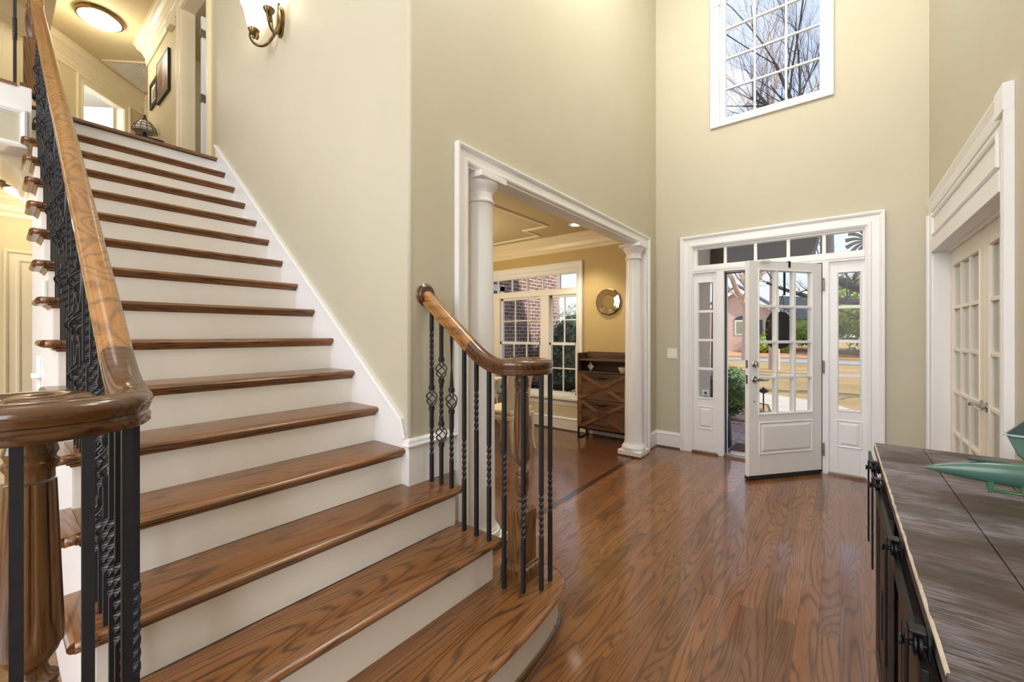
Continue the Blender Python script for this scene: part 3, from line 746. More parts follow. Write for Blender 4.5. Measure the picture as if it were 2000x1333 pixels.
# ------------------------------------------------------------------ balusters, rails, newels
HW = .0080
def twist_ring(cx, cy, z, a, h=HW):
    r = h*math.sqrt(2)
    return [(cx+r*math.cos(a+PI/4+k*PI/2), cy+r*math.sin(a+PI/4+k*PI/2), z) for k in range(4)]
def baluster(parent, cx, cy, z0, z1, twists=(), baskets=()):
    """square bar; twists: (z_lo, z_hi, turns); baskets: centre heights"""
    BH = .085
    cuts = []                                  # solid bar runs between baskets
    lo = z0
    for zb in sorted(baskets): cuts.append((lo, zb-BH/2-.006)); lo = zb+BH/2+.006
    cuts.append((lo, z1))
    m = MB(); ang = 0
    for a, b in cuts:
        zz = [a]
        for t0, t1, tn in sorted(twists):
            if t0 >= a-1e-6 and t1 <= b+1e-6:
                k = max(4, int((t1-t0)/.0075)); zz += [t0 + (t1-t0)*i/k for i in range(k+1)]
        zz.append(b)
        rings = []; tot = 0
        for z in zz:
            tot = 0
            for t0, t1, tn in twists:
                tot += tn*2*PI*min(1, max(0, (z-t0)/(t1-t0)))
            rings.append([Vector(p) for p in twist_ring(cx, cy, z, tot)])
        m.loft(rings, smooth=False)
    o = m.build('baluster', M['iron'], parent, weld=False)
    for zb in baskets:
        bk = MB()
        for k in range(4):
            path = []
            for i in range(17):
                t = i/16; r = .004 + .026*math.sin(PI*t)**1.15; a = k*PI/2 + t*PI*1.15
                path.append((cx+r*math.cos(a), cy+r*math.sin(a), zb-BH/2-.004 + (BH+.008)*t))
            bk.tube(path, .0036, 6)
        bk.build('basket', M['iron'], o)
        for s_ in (-1, 1):
            cl = MB(); zc = zb + s_*(BH/2+.012)
            cl.box(cx-.0115, cx+.0115, cy-.0115, cy+.0115, zc-.009, zc+.009)
            cl.box(cx-.0098, cx+.0098, cy-.0098, cy+.0098, zc-.013, zc+.013)
            cl.build('collar', M['iron'], o, bevel=.0015)
    return o

SLOPE = .7824
RPROF = [(-.024, -.034), (.024, -.034), (.027, -.030), (.027, -.018), (.0205, -.015), (.0205, -.009), (.0255, -.005), (.0265, 0), (.0295, .006), (.031, .014), (.028, .024), (.019, .031), (.007, .034), (-.007, .034), (-.019, .031), (-.028, .024), (-.031, .014), (-.0295, .006), (-.0265, 0), (-.0255, -.005), (-.0205, -.009), (-.0205, -.015), (-.027, -.018), (-.027, -.030)]
ZV = 1.190                                   # height of the volute's centre line
XE = -1.277                                  # where the raking line meets that height
def rail_z(x):                               # centre line of the rail
    if x <= XE-.10: return ZV + (XE-x)*SLOPE
    if x >= XE+.10: return ZV
    t = (XE+.10-x)/.20; return ZV + SLOPE*.20*t*t/2
def volute(yrail, ydir):
    """spiral path of the volute, from the straight run into the eye"""
    cx, cy = -1.20, yrail + .145*ydir; path = []
    n = 64; tot = math.radians(500)
    for i in range(n+1):
        a = tot*i/n
        r = .145 if a < .6 else .145 - (.145-.02)*((a-.6)/(tot-.6))
        ang = -PI/2 + a
        path.append((cx + r*math.cos(ang), cy + ydir*r*math.sin(ang), ZV))
    return path, (cx, cy)

def newel_start(parent, cx, cy):
    z0 = RZ
    m = MB(); m.box(cx-.072, cx+.072, cy-.072, cy+.072, z0, z0+.045)
    m.sweep([(cx-.05, cy-.05, z0+.045), (cx+.05, cy-.05, z0+.045), (cx+.05, cy+.05, z0+.045), (cx-.05, cy+.05, z0+.045)],
            [(0, 0), (-.022, 0), (-.018, .012), (-.008, .018), (-.006, .026), (0, .028)], (0, 0, 1), True)
    nw = MB(); q = .049
    nw.box(cx-q, cx+q, cy-q, cy+q, z0, .500)
    nw.add([(cx+sx*q, cy+sy*q, .500) for sx, sy in ((-1,-1),(1,-1),(1,1),(-1,1))] + [(cx+sx*.034, cy+sy*.034, .520) for sx, sy in ((-1,-1),(1,-1),(1,1),(-1,1))],
           [(0,1,5,4),(1,2,6,5),(2,3,7,6),(3,0,4,7),(4,5,6,7)])
    prof = [(.034, .515), (.036, .522), (.030, .530), (.024, .536), (.030, .545), (.031, .552), (.024, .560), (.028, .575), (.034, .600), (.0375, .622), (.038, .640), (.035, .655), (.036, .660), (.033, .666), (.037, .675), (.036, .684), (.026, .692), (.022, .705), (.024, .715), (.036, .732), (.041, .748)]
    fl = [(.041, .748), (.0415, .77), (.0405, .80)] + [(.0405 - (.0405-.032)*i/10, .80 + .26*i/10) for i in range(1, 11)]
    topp = [(.032, 1.065), (.0315, 1.080), (.037, 1.090), (.038, 1.098), (.033, 1.104), (.034, 1.110), (.037, 1.116), (.036, 1.122), (.031, 1.140), (.0285, 1.160)]
    def flute(a, h):
        if h < .775 or h > 1.062: return 1
        w = max(0, math.cos(10*a)); return 1 - .12*min(1, w**3*1.3)
    nw.lathe(prof, (cx, cy, 0), 32); nw.lathe([(r*1.06, h) for r, h in fl], (cx, cy, 0), 160, mod=flute); nw.lathe(topp, (cx, cy, 0), 32)
    o = nw.build('newel_post', M['newel'], parent)
    m.build('plinth', M['newel'], o)
    return o

def railing(name, label, yrail, ydir, xtop, upper=None):
    t = thing(name, label, 'stair railing', (-1.20, yrail, RZ))
    pts = []; x = xtop
    while x < XE-.12: pts.append((x, yrail, rail_z(x))); x += .15
    easing = []
    x = XE-.12
    while x < -1.20: easing.append((x, yrail, rail_z(x))); x += .012
    pts.append(easing[0])
    if upper: pts = upper + pts
    MB().rail(pts, RPROF).build('handrail', M['rail'], t)
    vp, c = volute(yrail, ydir)
    m = MB(); m.rail(easing + vp, RPROF)
    eye = [(p[0]+.0, p[1]) for p in [(.030, -.034), (.036, -.030), (.036, -.018), (.033, -.012), (.036, 0), (.041, .008), (.041, .018), (.034, .030), (.02, .035), (.004, .036)]]
    m.lathe(eye, (c[0], c[1], ZV), 32)
    m.build('volute', M['rail_dark'], t)
    newel_start(t, c[0], c[1])
    return t, c

# right-hand rail, dies into the wall at a rosette
YRR = 1.44
rr, rc = railing('right_stair_railing', 'short oak handrail with iron balusters dying into the wall by the dining opening', YRR, 1, LX+.012)
ro = MB(); ro.lathe([(.060, 0), (.062, .006), (.056, .012), (.050, .014), (.046, .020), (.004, .022)], (LX, YRR, rail_z(LX)), 36, axis='x'); ro.build('rosette', M['rail_dark'], rr)
def under(x): return rail_z(x) - .034/ math.cos(math.atan(SLOPE)) + .004 if x < XE-.05 else rail_z(x)-.031
def tw(z0, z1, kind, hz):
    """baluster recipes: one basket between twists, two baskets, or one twist"""
    if kind == 'b1':
        zb = z0+hz; return dict(twists=[(zb-.30, zb-.15, 1.25), (zb+.15, zb+.36, 1.75)], baskets=[zb])
    if kind == 'b2':
        zb = z0+hz; return dict(twists=[(zb+.085, zb+.245, 1.25)], baskets=[zb, zb+.33])
    return dict(twists=[(z0+hz, z0+hz+.20, 1.75)], baskets=[])
spots = [(-1.685, YRR, 3, 'b1', .44), (-1.610, YRR, 3, 'b2', .26), (-1.534, YRR, 3, 'b1', .44),
         (-1.444, YRR, 2, 't', .25), (-1.362, YRR, 2, 't', .50), (-1.281, YRR, 2, 't', .25),
         (-1.192, YRR+.003, 1, 't', .42), (-1.104, 1.470, 1, 't', .24), (-1.052, 1.536, 1, 't', .24), (-1.062, 1.623, 1, 't', .32)]
for x, y, n, k, hz in spots:
    z0 = n*RZ; z1 = under(x) if n > 1 else ZV-.032
    baluster(rr, x, y, z0, z1, **tw(z0, z1, k, hz))
# left-hand rail, climbs to the upper newel
YLR = .19
XT = -4.30
goose = [(-4.372, YLR, rail_z(XT)+.52), (-4.372, YLR, rail_z(XT)+.20), (-4.366, YLR, rail_z(XT)+.12), (-4.345, YLR, rail_z(XT)+.055)]
lr, lc_ = railing('left_stair_railing', 'long oak handrail with black iron balusters rising up the open side of the stairs', YLR, -1, XT, None)
gz = MB(); gz.rail([(XT-.0, YLR, rail_z(XT)), (XT-.03, YLR, rail_z(XT)+.03), (XT-.05, YLR, rail_z(XT)+.07), (XT-.062, YLR, rail_z(XT)+.13), (XT-.064, YLR, rail_z(XT)+.42)], RPROF); gz.build('gooseneck', M['rail'], lr)
for (x, y, n, k, hz), yy in zip(spots[6:], (.190, .165, .106, .024)):
    baluster(lr, x, yy, RZ, ZV-.032, **tw(RZ, ZV, k, hz))
for x, k, hz in ((-1.444, 't', .30), (-1.362, 't', .22), (-1.281, 't', .12)):
    baluster(lr, x, YLR, 2*RZ, under(x), **tw(2*RZ, 0, k, hz))
x = -1.534; i = 0
while x > -4.28:
    n = max(j for j in range(2, 17) if NOSE[j] > x) if x < NOSE[2] else 1
    z0 = n*RZ; grp = n % 2
    j = i % 3
    k, hz = (('b1', .44), ('b2', .26), ('b1', .44))[j] if grp else (('t', .30), ('t', .48), ('t', .30))[j]
    baluster(lr, x, YLR, z0, under(x), **tw(z0, 0, k, hz))
    x -= .0801; i += 1
# upper newel and balcony rail
bal = thing('balcony_railing', 'upper landing railing with square oak newel and an iron baluster', 'balcony railing', (-4.40, .19, UPZ))
nq = .045; nx, ny = -4.425, .175
nm_ = MB(); nm_.box(nx-nq, nx+nq, ny-nq, ny+nq, UPZ, UPZ+.38); nm_.box(nx-.06, nx+.06, ny-.06, ny+.06, UPZ, UPZ+.05)
nm_.lathe([(.038, UPZ+.38), (.024, UPZ+.40), (.034, UPZ+.43), (.038, UPZ+.50), (.034, UPZ+.58), (.028, UPZ+.60), (.036, UPZ+.615), (.028, UPZ+.63), (.024, UPZ+.66), (.03, UPZ+.70), (.028, UPZ+1.0)], (nx, ny, 0), 24)
nm_.build('newel_post', M['newel'], bal)
bz = UPZ+1.0
MB().rail([(-4.40, .15, bz), (-4.40, -4.0, bz)], RPROF).build('handrail', M['rail'], bal)
for k in range(9):
    y = .093-.115*k
    zt = UPZ + (.43 if k % 2 == 0 else .36)
    baluster(bal, -4.36 if k == 0 else -4.38, y, UPZ, bz-.03, twists=[(UPZ+.32, UPZ+.47, 2.5)] if k % 2 == 0 else [], baskets=[] if k % 2 == 0 else [UPZ+.5])

# ------------------------------------------------------------------ skirtings in the foyer
SKP = [(0, 0), (.016, 0), (.016, .15), (.02, .156), (.02, .165), (.012, .178), (.010, .19), (0, .19)]
def skirting(name, path, mat='trim', z=0, prof=SKP, shoe=True):
    m = MB(); m.sweep([(p[0], p[1], z) for p in path], [(-a, b) for a, b in prof][::-1], (0, 0, 1)); o = struct(m.build(name, M[mat]))
    if shoe:
        s = MB(); s.sweep([(p[0], p[1], z) for p in path], [(-a, b) for a, b in [(.016, 0), (.032, 0), (.030, .010), (.024, .017), (.016, .019)]][::-1], (0, 0, 1))
        s.build('shoe_moulding', M['border'] if False else M['rail_dark'], o)
    return o
skirting('baseboard_front', [(LX, 4.76), (LX, FX), (-1.447, FX)][::1])
skirting('baseboard_right', [(RX, 2.75), (RX, -.6)])
# skirting with cap at the stair corner, on tread 3
skb = MB(); skb.sweep([(-1.757, SW, 3*RZ), (LX, SW, 3*RZ), (LX, 1.655, 3*RZ)], [(-a, b) for a, b in [(0, 0), (.02, 0), (.02, .19), (.030, .196), (.032, .206), (.024, .214), (.020, .228), (.010, .236), (0, .238)]][::-1], (0, 0, 1))
struct(skb.build('baseboard_stair_corner', M['trim']))

# ------------------------------------------------------------------ dining opening: casing, jamb, columns
casing('trim_17', [(LX, 1.752, 0), (LX, 1.752, 2.35), (LX, 4.60, 2.35), (LX, 4.60, 0)], (1, 0, 0), .10, 1.15)
casing('trim_18', [(LB, 4.60, 0), (LB, 4.60, 2.35), (LB, 1.752, 2.35), (LB, 1.752, 0)], (-1, 0, 0), .10, 1.0)
struct(MB().box(LB-.002, LX+.002, 1.752, 1.768, 0, 2.35).box(LB-.002, LX+.002, 4.584, 4.60, 0, 2.35).box(LB-.002, LX+.002, 1.752, 4.60, 2.334, 2.35).build('trim_19', M['trim'], bevel=.002))
def column(label, cy):
    c = (-1.805, cy, 0); t = thing('column', label, 'column', c, 0, 'white columns in the dining opening')
    q = .131
    MB().box(c[0]-q, c[0]+q, cy-q, cy+q, .012, .062).build('plinth', M['trim'], t, bevel=.004)
    MB().box(c[0]-q-.006, c[0]+q+.006, cy-q-.006, cy+q+.006, 0, .014).build('base_shoe', M['rail_dark'], t)
    MB().lathe([(.118, .062), (.127, .070), (.129, .085), (.124, .100), (.113, .106), (.113, .114), (.107, .118), (.101, .130), (.097, .150)], c, 48).build('base', M['trim'], t)
    prof = [(.097, .150)] + [(.0945 - .0155*(i/12)**1.5, .16 + 2.00*i/12) for i in range(13)] + [(.082, 2.165)]
    MB().lathe(prof, c, 48).build('shaft', M['trim'], t)
    MB().lathe([(.080, 2.165), (.090, 2.172), (.092, 2.18), (.086, 2.19), (.079, 2.195), (.079, 2.235), (.083, 2.24), (.086, 2.246), (.088, 2.252), (.098, 2.262), (.110, 2.278), (.114, 2.29), (.114, 2.298)], c, 48).build('capital', M['trim'], t)
    MB().box(c[0]-.122, c[0]+.122, cy-.122, cy+.122, 2.298, 2.334).build('abacus', M['trim'], t, bevel=.004)
column('white column nearest the stairs, seen behind the short handrail', 1.945)
column('white column beside the rustic cabinet, nearest the front door', 4.452)

# ------------------------------------------------------------------ front door, sidelights, transom
CASE_W = .125
casing('trim_20', [(-1.322, FX, 0), (-1.322, FX, 2.33), (.189, FX, 2.33), (.189, FX, 0)], (0, -1, 0), CASE_W, 1.25)
fr = MB(); y0, y1 = FX-.004, FX+.13
fr.box(-1.336, -1.312, y0, y1, 0, 2.322).box(.18, .204, y0, y1, 0, 2.322).box(-1.336, .204, y0, y1, 2.322, 2.345)
fr.box(-1.068, -.993, y0, y1, 0, 2.03).box(-.133, -.082, y0, y1, 0, 2.03)
fr.box(-1.312, .18, y0, y1, 2.03, 2.105)
fr.box(-1.312, .18, y0-.006, y0, 2.052, 2.088)
fr.box(-.993, -.133, FX+.05, FX+.064, 2.015, 2.03).box(-.993, -.979, FX+.05, FX+.13, 0, 2.03)
struct(fr.build('trim_21', M['trim'], bevel=.003))
struct(MB().box(-.993, -.133, FX-.03, FX+.16, 0, .022).box(-1.32, -1.05, FX-.03, FX, 0, .022).box(-.09, .19, FX-.03, FX, 0, .022).build('threshold', M['tread_x']))
struct(MB().box(-.993, -.133, FX+.05, FX+.18, .022, .034).build('threshold_sill', M['nickel'], bevel=.003))
wsn = MB().box(-.990, -.976, FX+.044, FX+.052, .03, 2.02).box(-.976, -.15, FX+.044, FX+.052, 2.005, 2.018).box(-.150, -.134, FX+.030, FX+.052, .03, 2.02)
struct(wsn.build('weatherstrip', M['rubber']))
def panes_frame(mb, x0, x1, z0, z1, cols, rows, y0, y1, w):
    """muntin bars only"""
    for i in range(1, cols): x = x0+(x1-x0)*i/cols; mb.box(x-w/2, x+w/2, y0, y1, z0, z1)
    for j in range(1, rows): z = z0+(z1-z0)*j/rows; mb.box(x0, x1, y0+.0008, y1-.0008, z-w/2, z+w/2)
def raised_panel(mb, x0, x1, z0, z1, y, d=.012):
    """moulded frame and raised field, facing -y"""
    mb.sweep([(x0, y, z0), (x1, y, z0), (x1, y, z1), (x0, y, z1)], [(0, 0), (.0, .006), (.008, .010), (.016, .004), (.02, -.004), (.02, -.012)], (0, -1, 0), True)
    a = .022; b = .045
    o = [(x0+a, y-.001, z0+a), (x1-a, y-.001, z0+a), (x1-a, y-.001, z1-a), (x0+a, y-.001, z1-a)]
    i = [(x0+b, y-d, z0+b), (x1-b, y-d, z0+b), (x1-b, y-d, z1-b), (x0+b, y-d, z1-b)]
    mb.add(o+i, [(0,1,5,4),(1,2,6,5),(2,3,7,6),(3,0,4,7),(4,5,6,7)])
def sash(name, x0, x1, z0, z1, gx0, gx1, gz0, gz1, cols, rows, y, d=.045, mat='trim', w=.03, panel=None, kind=True):
    m = MB(); m.box(x0, gx0, y, y+d, z0, z1).box(gx1, x1, y, y+d, z0, z1).box(gx0, gx1, y, y+d, z0, gz0).box(gx0, gx1, y, y+d, gz1, z1)
    m.sweep([(gx0, y, gz0), (gx1, y, gz0), (gx1, y, gz1), (gx0, y, gz1)], [(-.012, 0), (-.010, .006), (-.002, .007), (.004, -.010), (.004, -d), (-.012, -d)], (0, -1, 0), True)
    if panel: raised_panel(m, *panel, y)
    o = m.build(name, M[mat], bevel=.002)
    if kind: struct(o)
    mu = MB(); panes_frame(mu, gx0, gx1, gz0, gz1, cols, rows, y+.006, y+d-.010, w)
    if cols*rows > 1: mu.build('muntins', M[mat], o, bevel=.003)
    MB().box(gx0-.002, gx1+.002, y+d*.52, y+d*.52+.004, gz0-.002, gz1+.002).build('pane', M['glass'], o)
    return o
sash('window_1', -1.312, -1.062, .022, 2.032, -1.262, -1.108, .624, 1.922, 1, 4, FX+.02, panel=(-1.272, -1.10, .27, .53))
sash('window_2', -.086, .182, .022, 2.032, -.014, .148, .624, 1.922, 1, 4, FX+.02, panel=(-.03, .165, .27, .53))
sash('window_3', -1.312, .182, 2.10, 2.325, -1.275, .168, 2.118, 2.302, 5, 1, FX+.02)
# sticker in the left sidelight
sk_ = thing('window_sticker', 'square pale sticker with dark blue star low in the left sidelight', 'sticker', (-1.185, FX+.04, .64))
MB().box(-1.225, -1.155, FX+.036, FX+.038, .635, .712).build('backing', M['clear_label'], sk_)
sm_ = MB(); c_ = (-1.19, .675)
sm_.add([(c_[0]+(.030 if k % 2 == 0 else .012)*math.cos(2*PI*k/16), FX+.0355, c_[1]+(.030 if k % 2 == 0 else .012)*math.sin(2*PI*k/16)) for k in range(16)], [tuple(range(16))])
sm_.box(-1.222, -1.158, FX+.0350, FX+.0358, .637, .645)
sm_.build('star_emblem', M['sticker'], sk_)

# the open leaf, built closed along -x from the hinge and then swung in
ANG = math.radians(52)
dr = struct(bpy.data.objects.new('door_1', None)); COL.objects.link(dr); dr.location = (-.137, FX-.020, .030); dr.rotation_euler = (0, 0, ANG)
dr['label'] = 'white front door with twelve glass panes standing open into the foyer'
DWW, DH, DT = .837, 1.985, .044
lf = MB(); X0, X1 = -DWW, 0
gx0, gx1, gz0, gz1 = -DWW+.115, -.118, .575, 1.90
lf.box(X0, gx0, 0, DT, 0, DH).box(gx1, X1, 0, DT, 0, DH).box(gx0, gx1, 0, DT, 0, gz0).box(gx0, gx1, 0, DT, gz1, DH)
lf.sweep([(gx0, 0, gz0), (gx1, 0, gz0), (gx1, 0, gz1), (gx0, 0, gz1)], [(-.012, 0), (-.010, .006), (-.002, .007), (.004, -.010), (.004, -DT), (-.012, -DT)], (0, -1, 0), True)
raised_panel(lf, gx0-.005, gx1+.005, .20, .50, 0, .012)
lf.build('leaf', M['door'], dr, world=False, bevel=.003)
mu = MB(); panes_frame(mu, gx0, gx1, gz0, gz1, 3, 4, -.002, DT+.002, .027); mu.build('muntins', M['door'], dr, world=False, bevel=.004)
MB().box(gx0-.003, gx1+.003, .020, .024, gz0-.003, gz1+.003).build('pane', M['glass'], dr, world=False)
MB().box(X0, X1, -.004, DT+.004, -.026, .012).build('door_sweep', M['rubber'], dr, world=False)
for z in (.20, .99, 1.78):
    MB().lathe([(.0075, z-.055), (.0075, z+.055)], (.008, -.012, 0), 10).lathe([(.005, z+.055), (.009, z+.062), (.004, z+.07)], (.008, -.012, 0), 10).box(.0, .016, -.008, .020, z-.05, z+.05).build('hinge', M['brass'], dr, world=False)
hx = -DWW+.062
hl = MB(); hl.lathe([(.030, 0), (.031, .004), (.028, .008), (.012, .010), (.010, .045), (.012, .05)], (hx, 0, .895), 24, axis='y')
hl.tube([(hx, -.045, .895), (hx+.02, -.050, .897), (hx+.05, -.050, .893), (hx+.08, -.048, .888), (hx+.115, -.046, .894)], [.011, .012, .010, .009, .007], 10, flat=.7)
hl.build('lever_handle', M['nickel'], dr, world=False)
db = MB(); db.lathe([(.030, 0), (.031, .006), (.026, .014), (.012, .016), (.011, .02)], (hx, 0, 1.035), 24, axis='y'); db.box(hx-.006, hx+.006, -.034, -.018, 1.017, 1.053); db.build('deadbolt', M['nickel'], dr, world=False)
MB().box(-DWW-.0015, -DWW+.001, .010, .034, .855, .935).box(-DWW-.0015, -DWW+.001, .010, .034, 1.0, 1.07).build('latch_plate', M['brass'], dr, world=False)
MB().lathe([(.006, 0), (.005, .004)], (hx, 0, .69), 10, axis='y').build('screw_hole', M['black'], dr, world=False)
tag(MB().box(-DWW+.12, -DWW+.225, -.022, .01, DH-.012, DH+.012).xform(Matrix.Translation(dr.location) @ Matrix.Rotation(ANG, 4, 'Z')).build('door_sensor', M['plastic'], bevel=.004), 'small white contact sensor on top edge of the open front door', 'sensor')
# wreath on the outside of the leaf, hung from a black strap over its top edge
def lw(p): return Matrix.Translation(dr.location) @ Matrix.Rotation(ANG, 4, 'Z') @ Vector(p)
wx = -.382
wr_ = thing('wreath', 'dark round-topped wreath seen from behind through the open front door', 'wreath', lw((wx, .10, 1.38)), ANG)
hk = MB(); hk.box(-.012, .012, -.104, -.101, .555, .615).box(-.012, .012, -.104, -.045, .612, .616).box(-.012, .012, -.049, -.045, .30, .616)
hk.build('over_door_strap', M['blackmetal'], wr_, world=False)
wv = MB()
for sx in (-1, 1): wv.tube([(0, -.03, .31), (sx*.012, -.02, .25), (sx*.055, 0, .12)], .0022, 6)
wv.build('hanging_wire', M['blackmetal'], wr_, world=False)
bd = MB(); prof2 = []
for k in range(40):
    a = 2*PI*k/40; rx = .125; rz = .19 if math.sin(a) < 0 else .165
    prof2.append((rx*math.copysign(abs(math.cos(a))**.8, math.cos(a)), -.02+rz*math.copysign(abs(math.sin(a))**.8, math.sin(a))))
bd.prism(prof2, 'y', -.02, .05, True); bd.build('backing_basket', M['black'], wr_, world=False, bevel=.006)
lv = MB(); random.seed(3)
for k in range(46):
    a = random.uniform(.55*PI, 1.15*PI); r = random.uniform(1.0, 1.32)
    c = Vector((.125*r*math.cos(a), random.uniform(0, .06), .16*r*math.sin(a)-.0)); s_ = random.uniform(.012, .02)
    u = Vector((random.uniform(-1, 1), random.uniform(-.4, .4), random.uniform(-1, 1))).normalized(); w = u.orthogonal().normalized()
    lv.add([c-u*s_, c-w*s_*.5, c+u*s_, c+w*s_*.5], [(0, 1, 2, 3)])
lv.build('foliage', M['box'], wr_, world=False, weld=False)

# ------------------------------------------------------------------ tall window over the door
wz0, wz1 = 3.69, 5.42
sash('window_4', -1.05, -.125, wz0, wz1+.03, -.99, -.152, 3.72, 5.38, 3, 5, FX+.055, .045, w=.019)
wt = MB(); wt.sweep([(-1.043, FX, 3.70), (-.13, FX, 3.70), (-.13, FX, 5.43), (-1.043, FX, 5.43)], [(0, -.055), (0, .010), (-.012, .018), (-.06, .018), (-.070, .028), (-.083, .028), (-.083, 0), (-.02, 0), (-.02, -.055)], (0, -1, 0), True)
struct(wt.build('trim_22', M['trim'], bevel=.002))
struct(MB().box(-1.132, -1.03, FX-.034, FX, 4.95, 5.16).build('trim_23', M['trim'], bevel=.004))

# ------------------------------------------------------------------ dining window
win = [(-3.285, -2.83, 2), (-4.21, -3.43, 3), (-5.13, -4.35, 3)]
dwf = MB(); y0, y1 = FX+.004, FX+.12
X0, X1 = -5.16, -2.80
dwf.box(X0, -5.13, y0, y1, .46, 2.27).box(-2.83, X1, y0, y1, .46, 2.27).box(-5.13, -2.83, y0, y1, 2.20, 2.27).box(-5.13, -2.83, y0, y1, 1.90, 1.975).box(-5.13, -2.83, y0, y1, .46, .495)
dwf.box(-3.43, -3.285, y0, y1, .495, 1.90).box(-4.35, -4.21, y0, y1, .495, 1.90)
dw = struct(dwf.build('window_5', M['trim'], bevel=.003))
for a, b, n in win:
    up = MB(); lo = MB(); zc_ = 1.19
    for mbx, zz0, zz1, yy in ((up, zc_, 1.90, y0+.055), (lo, .495, zc_+.03, y0+.02)):
        mbx.box(a, a+.028, yy, yy+.03, zz0, zz1).box(b-.028, b, yy, yy+.03, zz0, zz1).box(a, b, yy, yy+.03, zz0, zz0+.034).box(a, b, yy, yy+.03, zz1-.034, zz1)
        panes_frame(mbx, a+.028, b-.028, zz0+.034, zz1-.034, n, 2, yy+.005, yy+.025, .016)
        mbx.box
    us = up.build('upper_sash', M['trim'], dw); ls = lo.build('lower_sash', M['trim'], dw)
    MB().box(a+.02, b-.02, y0+.068, y0+.072, zc_+.02, 1.88).build('pane', M['glass'], us)
    MB().box(a+.02, b-.02, y0+.033, y0+.037, .52, zc_+.01).build('pane', M['glass'], ls)
tm = MB(); tm.box(-5.13, -2.83, y0+.03, y0+.06, 1.975, 1.992).box(-5.13, -2.83, y0+.03, y0+.06, 2.185, 2.20)
for k in range(1, 8): x = -2.83 - .2875*k; tm.box(x-.009, x+.009, y0+.03, y0+.06, 1.985, 2.19)
ts_ = tm.build('transom_sash', M['trim'], dw); MB().box(-5.13, -2.83, y0+.042, y0+.046, 1.98, 2.195).build('pane', M['glass'], ts_)
casing('trim_24', [(X0+.01, FX, .46), (X0+.01, FX, 2.255), (X1-.01, FX, 2.255), (X1-.01, FX, .46)], (0, -1, 0), .085, 1.1)
struct(MB().box(X0-.10, X1+.08, FX-.05, FX+.01, .425, .46).box(X0-.08, X1+.05, FX-.018, FX, .34, .425).build('trim_25', M['trim'], bevel=.004))
struct(MB().box(DX0, X1+.045, FX-.010, FX, .14, .34).build('trim_26', M['cream']))
skirting('baseboard_dining', [(DX0, SW+.17), (DX0, FX), (LB, FX), (LB, 4.70)], 'trim')
crown('trim_27', [(LB, 1.6), (LB, FX), (DX0, FX), (DX0, SW+.17), (LB, SW+.17), (LB, 1.7)], [(a, b) for a, b in CROWN_S], DZ, 'cream')
# stepped moulding on the dining ceiling
xa, xb, xc_, ya, yb, yc_ = -5.00, -2.865, .365, 2.05, 4.68, .36
ring = [(xb, ya+yc_), (xb, yb-yc_), (xb-xc_, yb-yc_), (xb-xc_, yb), (xa+xc_, yb), (xa+xc_, yb-yc_), (xa, yb-yc_), (xa, ya+yc_), (xa+xc_, ya+yc_), (xa+xc_, ya), (xb-xc_, ya), (xb-xc_, ya+yc_)]
cm = MB(); cm.sweep([(p[0], p[1], DZ) for p in ring], [(-.022, 0), (-.022, -.010), (-.008, -.018), (.008, -.018), (.022, -.010), (.022, 0)], (0, 0, 1), True)
struct(cm.build('trim_28', M['cream']))
rl_ = thing('recessed_light', 'lit recessed ceiling light in the dining room near the opening', 'ceiling light', (-2.56, 4.49, DZ))
MB().lathe([(.060, -.003), (.085, -.006), (.092, -.003), (.092, 0)], (-2.56, 4.49, DZ), 32).build('trim_ring', M['trim'], rl_)
MB().lathe([(.058, -.008), (.058, -.004)], (-2.56, 4.49, DZ), 32).build('lens', M['bulb'], rl_)
s_l = bpy.data.lights.new('recessed_light_beam', 'SPOT'); s_l.energy = 45; s_l.color = (1, .88, .66); s_l.spot_size = math.radians(95); s_l.spot_blend = .6; s_l.shadow_soft_size = .05
so_ = bpy.data.objects.new('recessed_light_beam', s_l); COL.objects.link(so_); so_.location = (-2.56, 4.49, DZ-.03)
add_light('dining_fill', 'POINT', (-3.95, 3.3, 1.95), 42, (1, .86, .62), .25)  # added warm fill above the dining table, without a fixture

# ------------------------------------------------------------------ dining furniture
mr = thing('wall_mirror', 'round faceted mirror hung above the rustic cabinet', 'mirror', (-2.35, FX, 1.76))
mc = (-2.35, FX, 1.76); n_ = 12; R_ = .170
fm = MB(); fm.lathe([(R_, 0), (R_+.006, .004), (R_+.006, .022), (R_-.004, .026), (R_-.01, .02), (R_-.012, .004)], mc, n_, False, axis='y', cap=False); fm.build('rim', M['bronze'], mr)
for k in range(n_):
    a0, a1 = 2*PI*k/n_, 2*PI*(k+1)/n_
    def pp(r, a, y): return (mc[0]+r*math.cos(a), mc[1]-y, mc[2]+r*math.sin(a))
    f_ = MB(); f_.add([pp(.092, a0, .018), pp(.092, a1, .018), pp(R_-.006, a1, .030), pp(R_-.006, a0, .030), pp(.092, a0, .008), pp(.092, a1, .008), pp(R_-.006, a1, .008), pp(R_-.006, a0, .008)],
                      [(0,1,2,3),(4,7,6,5),(0,4,5,1),(1,5,6,2),(2,6,7,3),(3,7,4,0)]); f_.build('facet', M['mirror'], mr)
MB().lathe([(.092, .005), (.092, .016), (.086, .020)], mc, 36, False, axis='y').build('centre_glass', M['mirror'], mr)

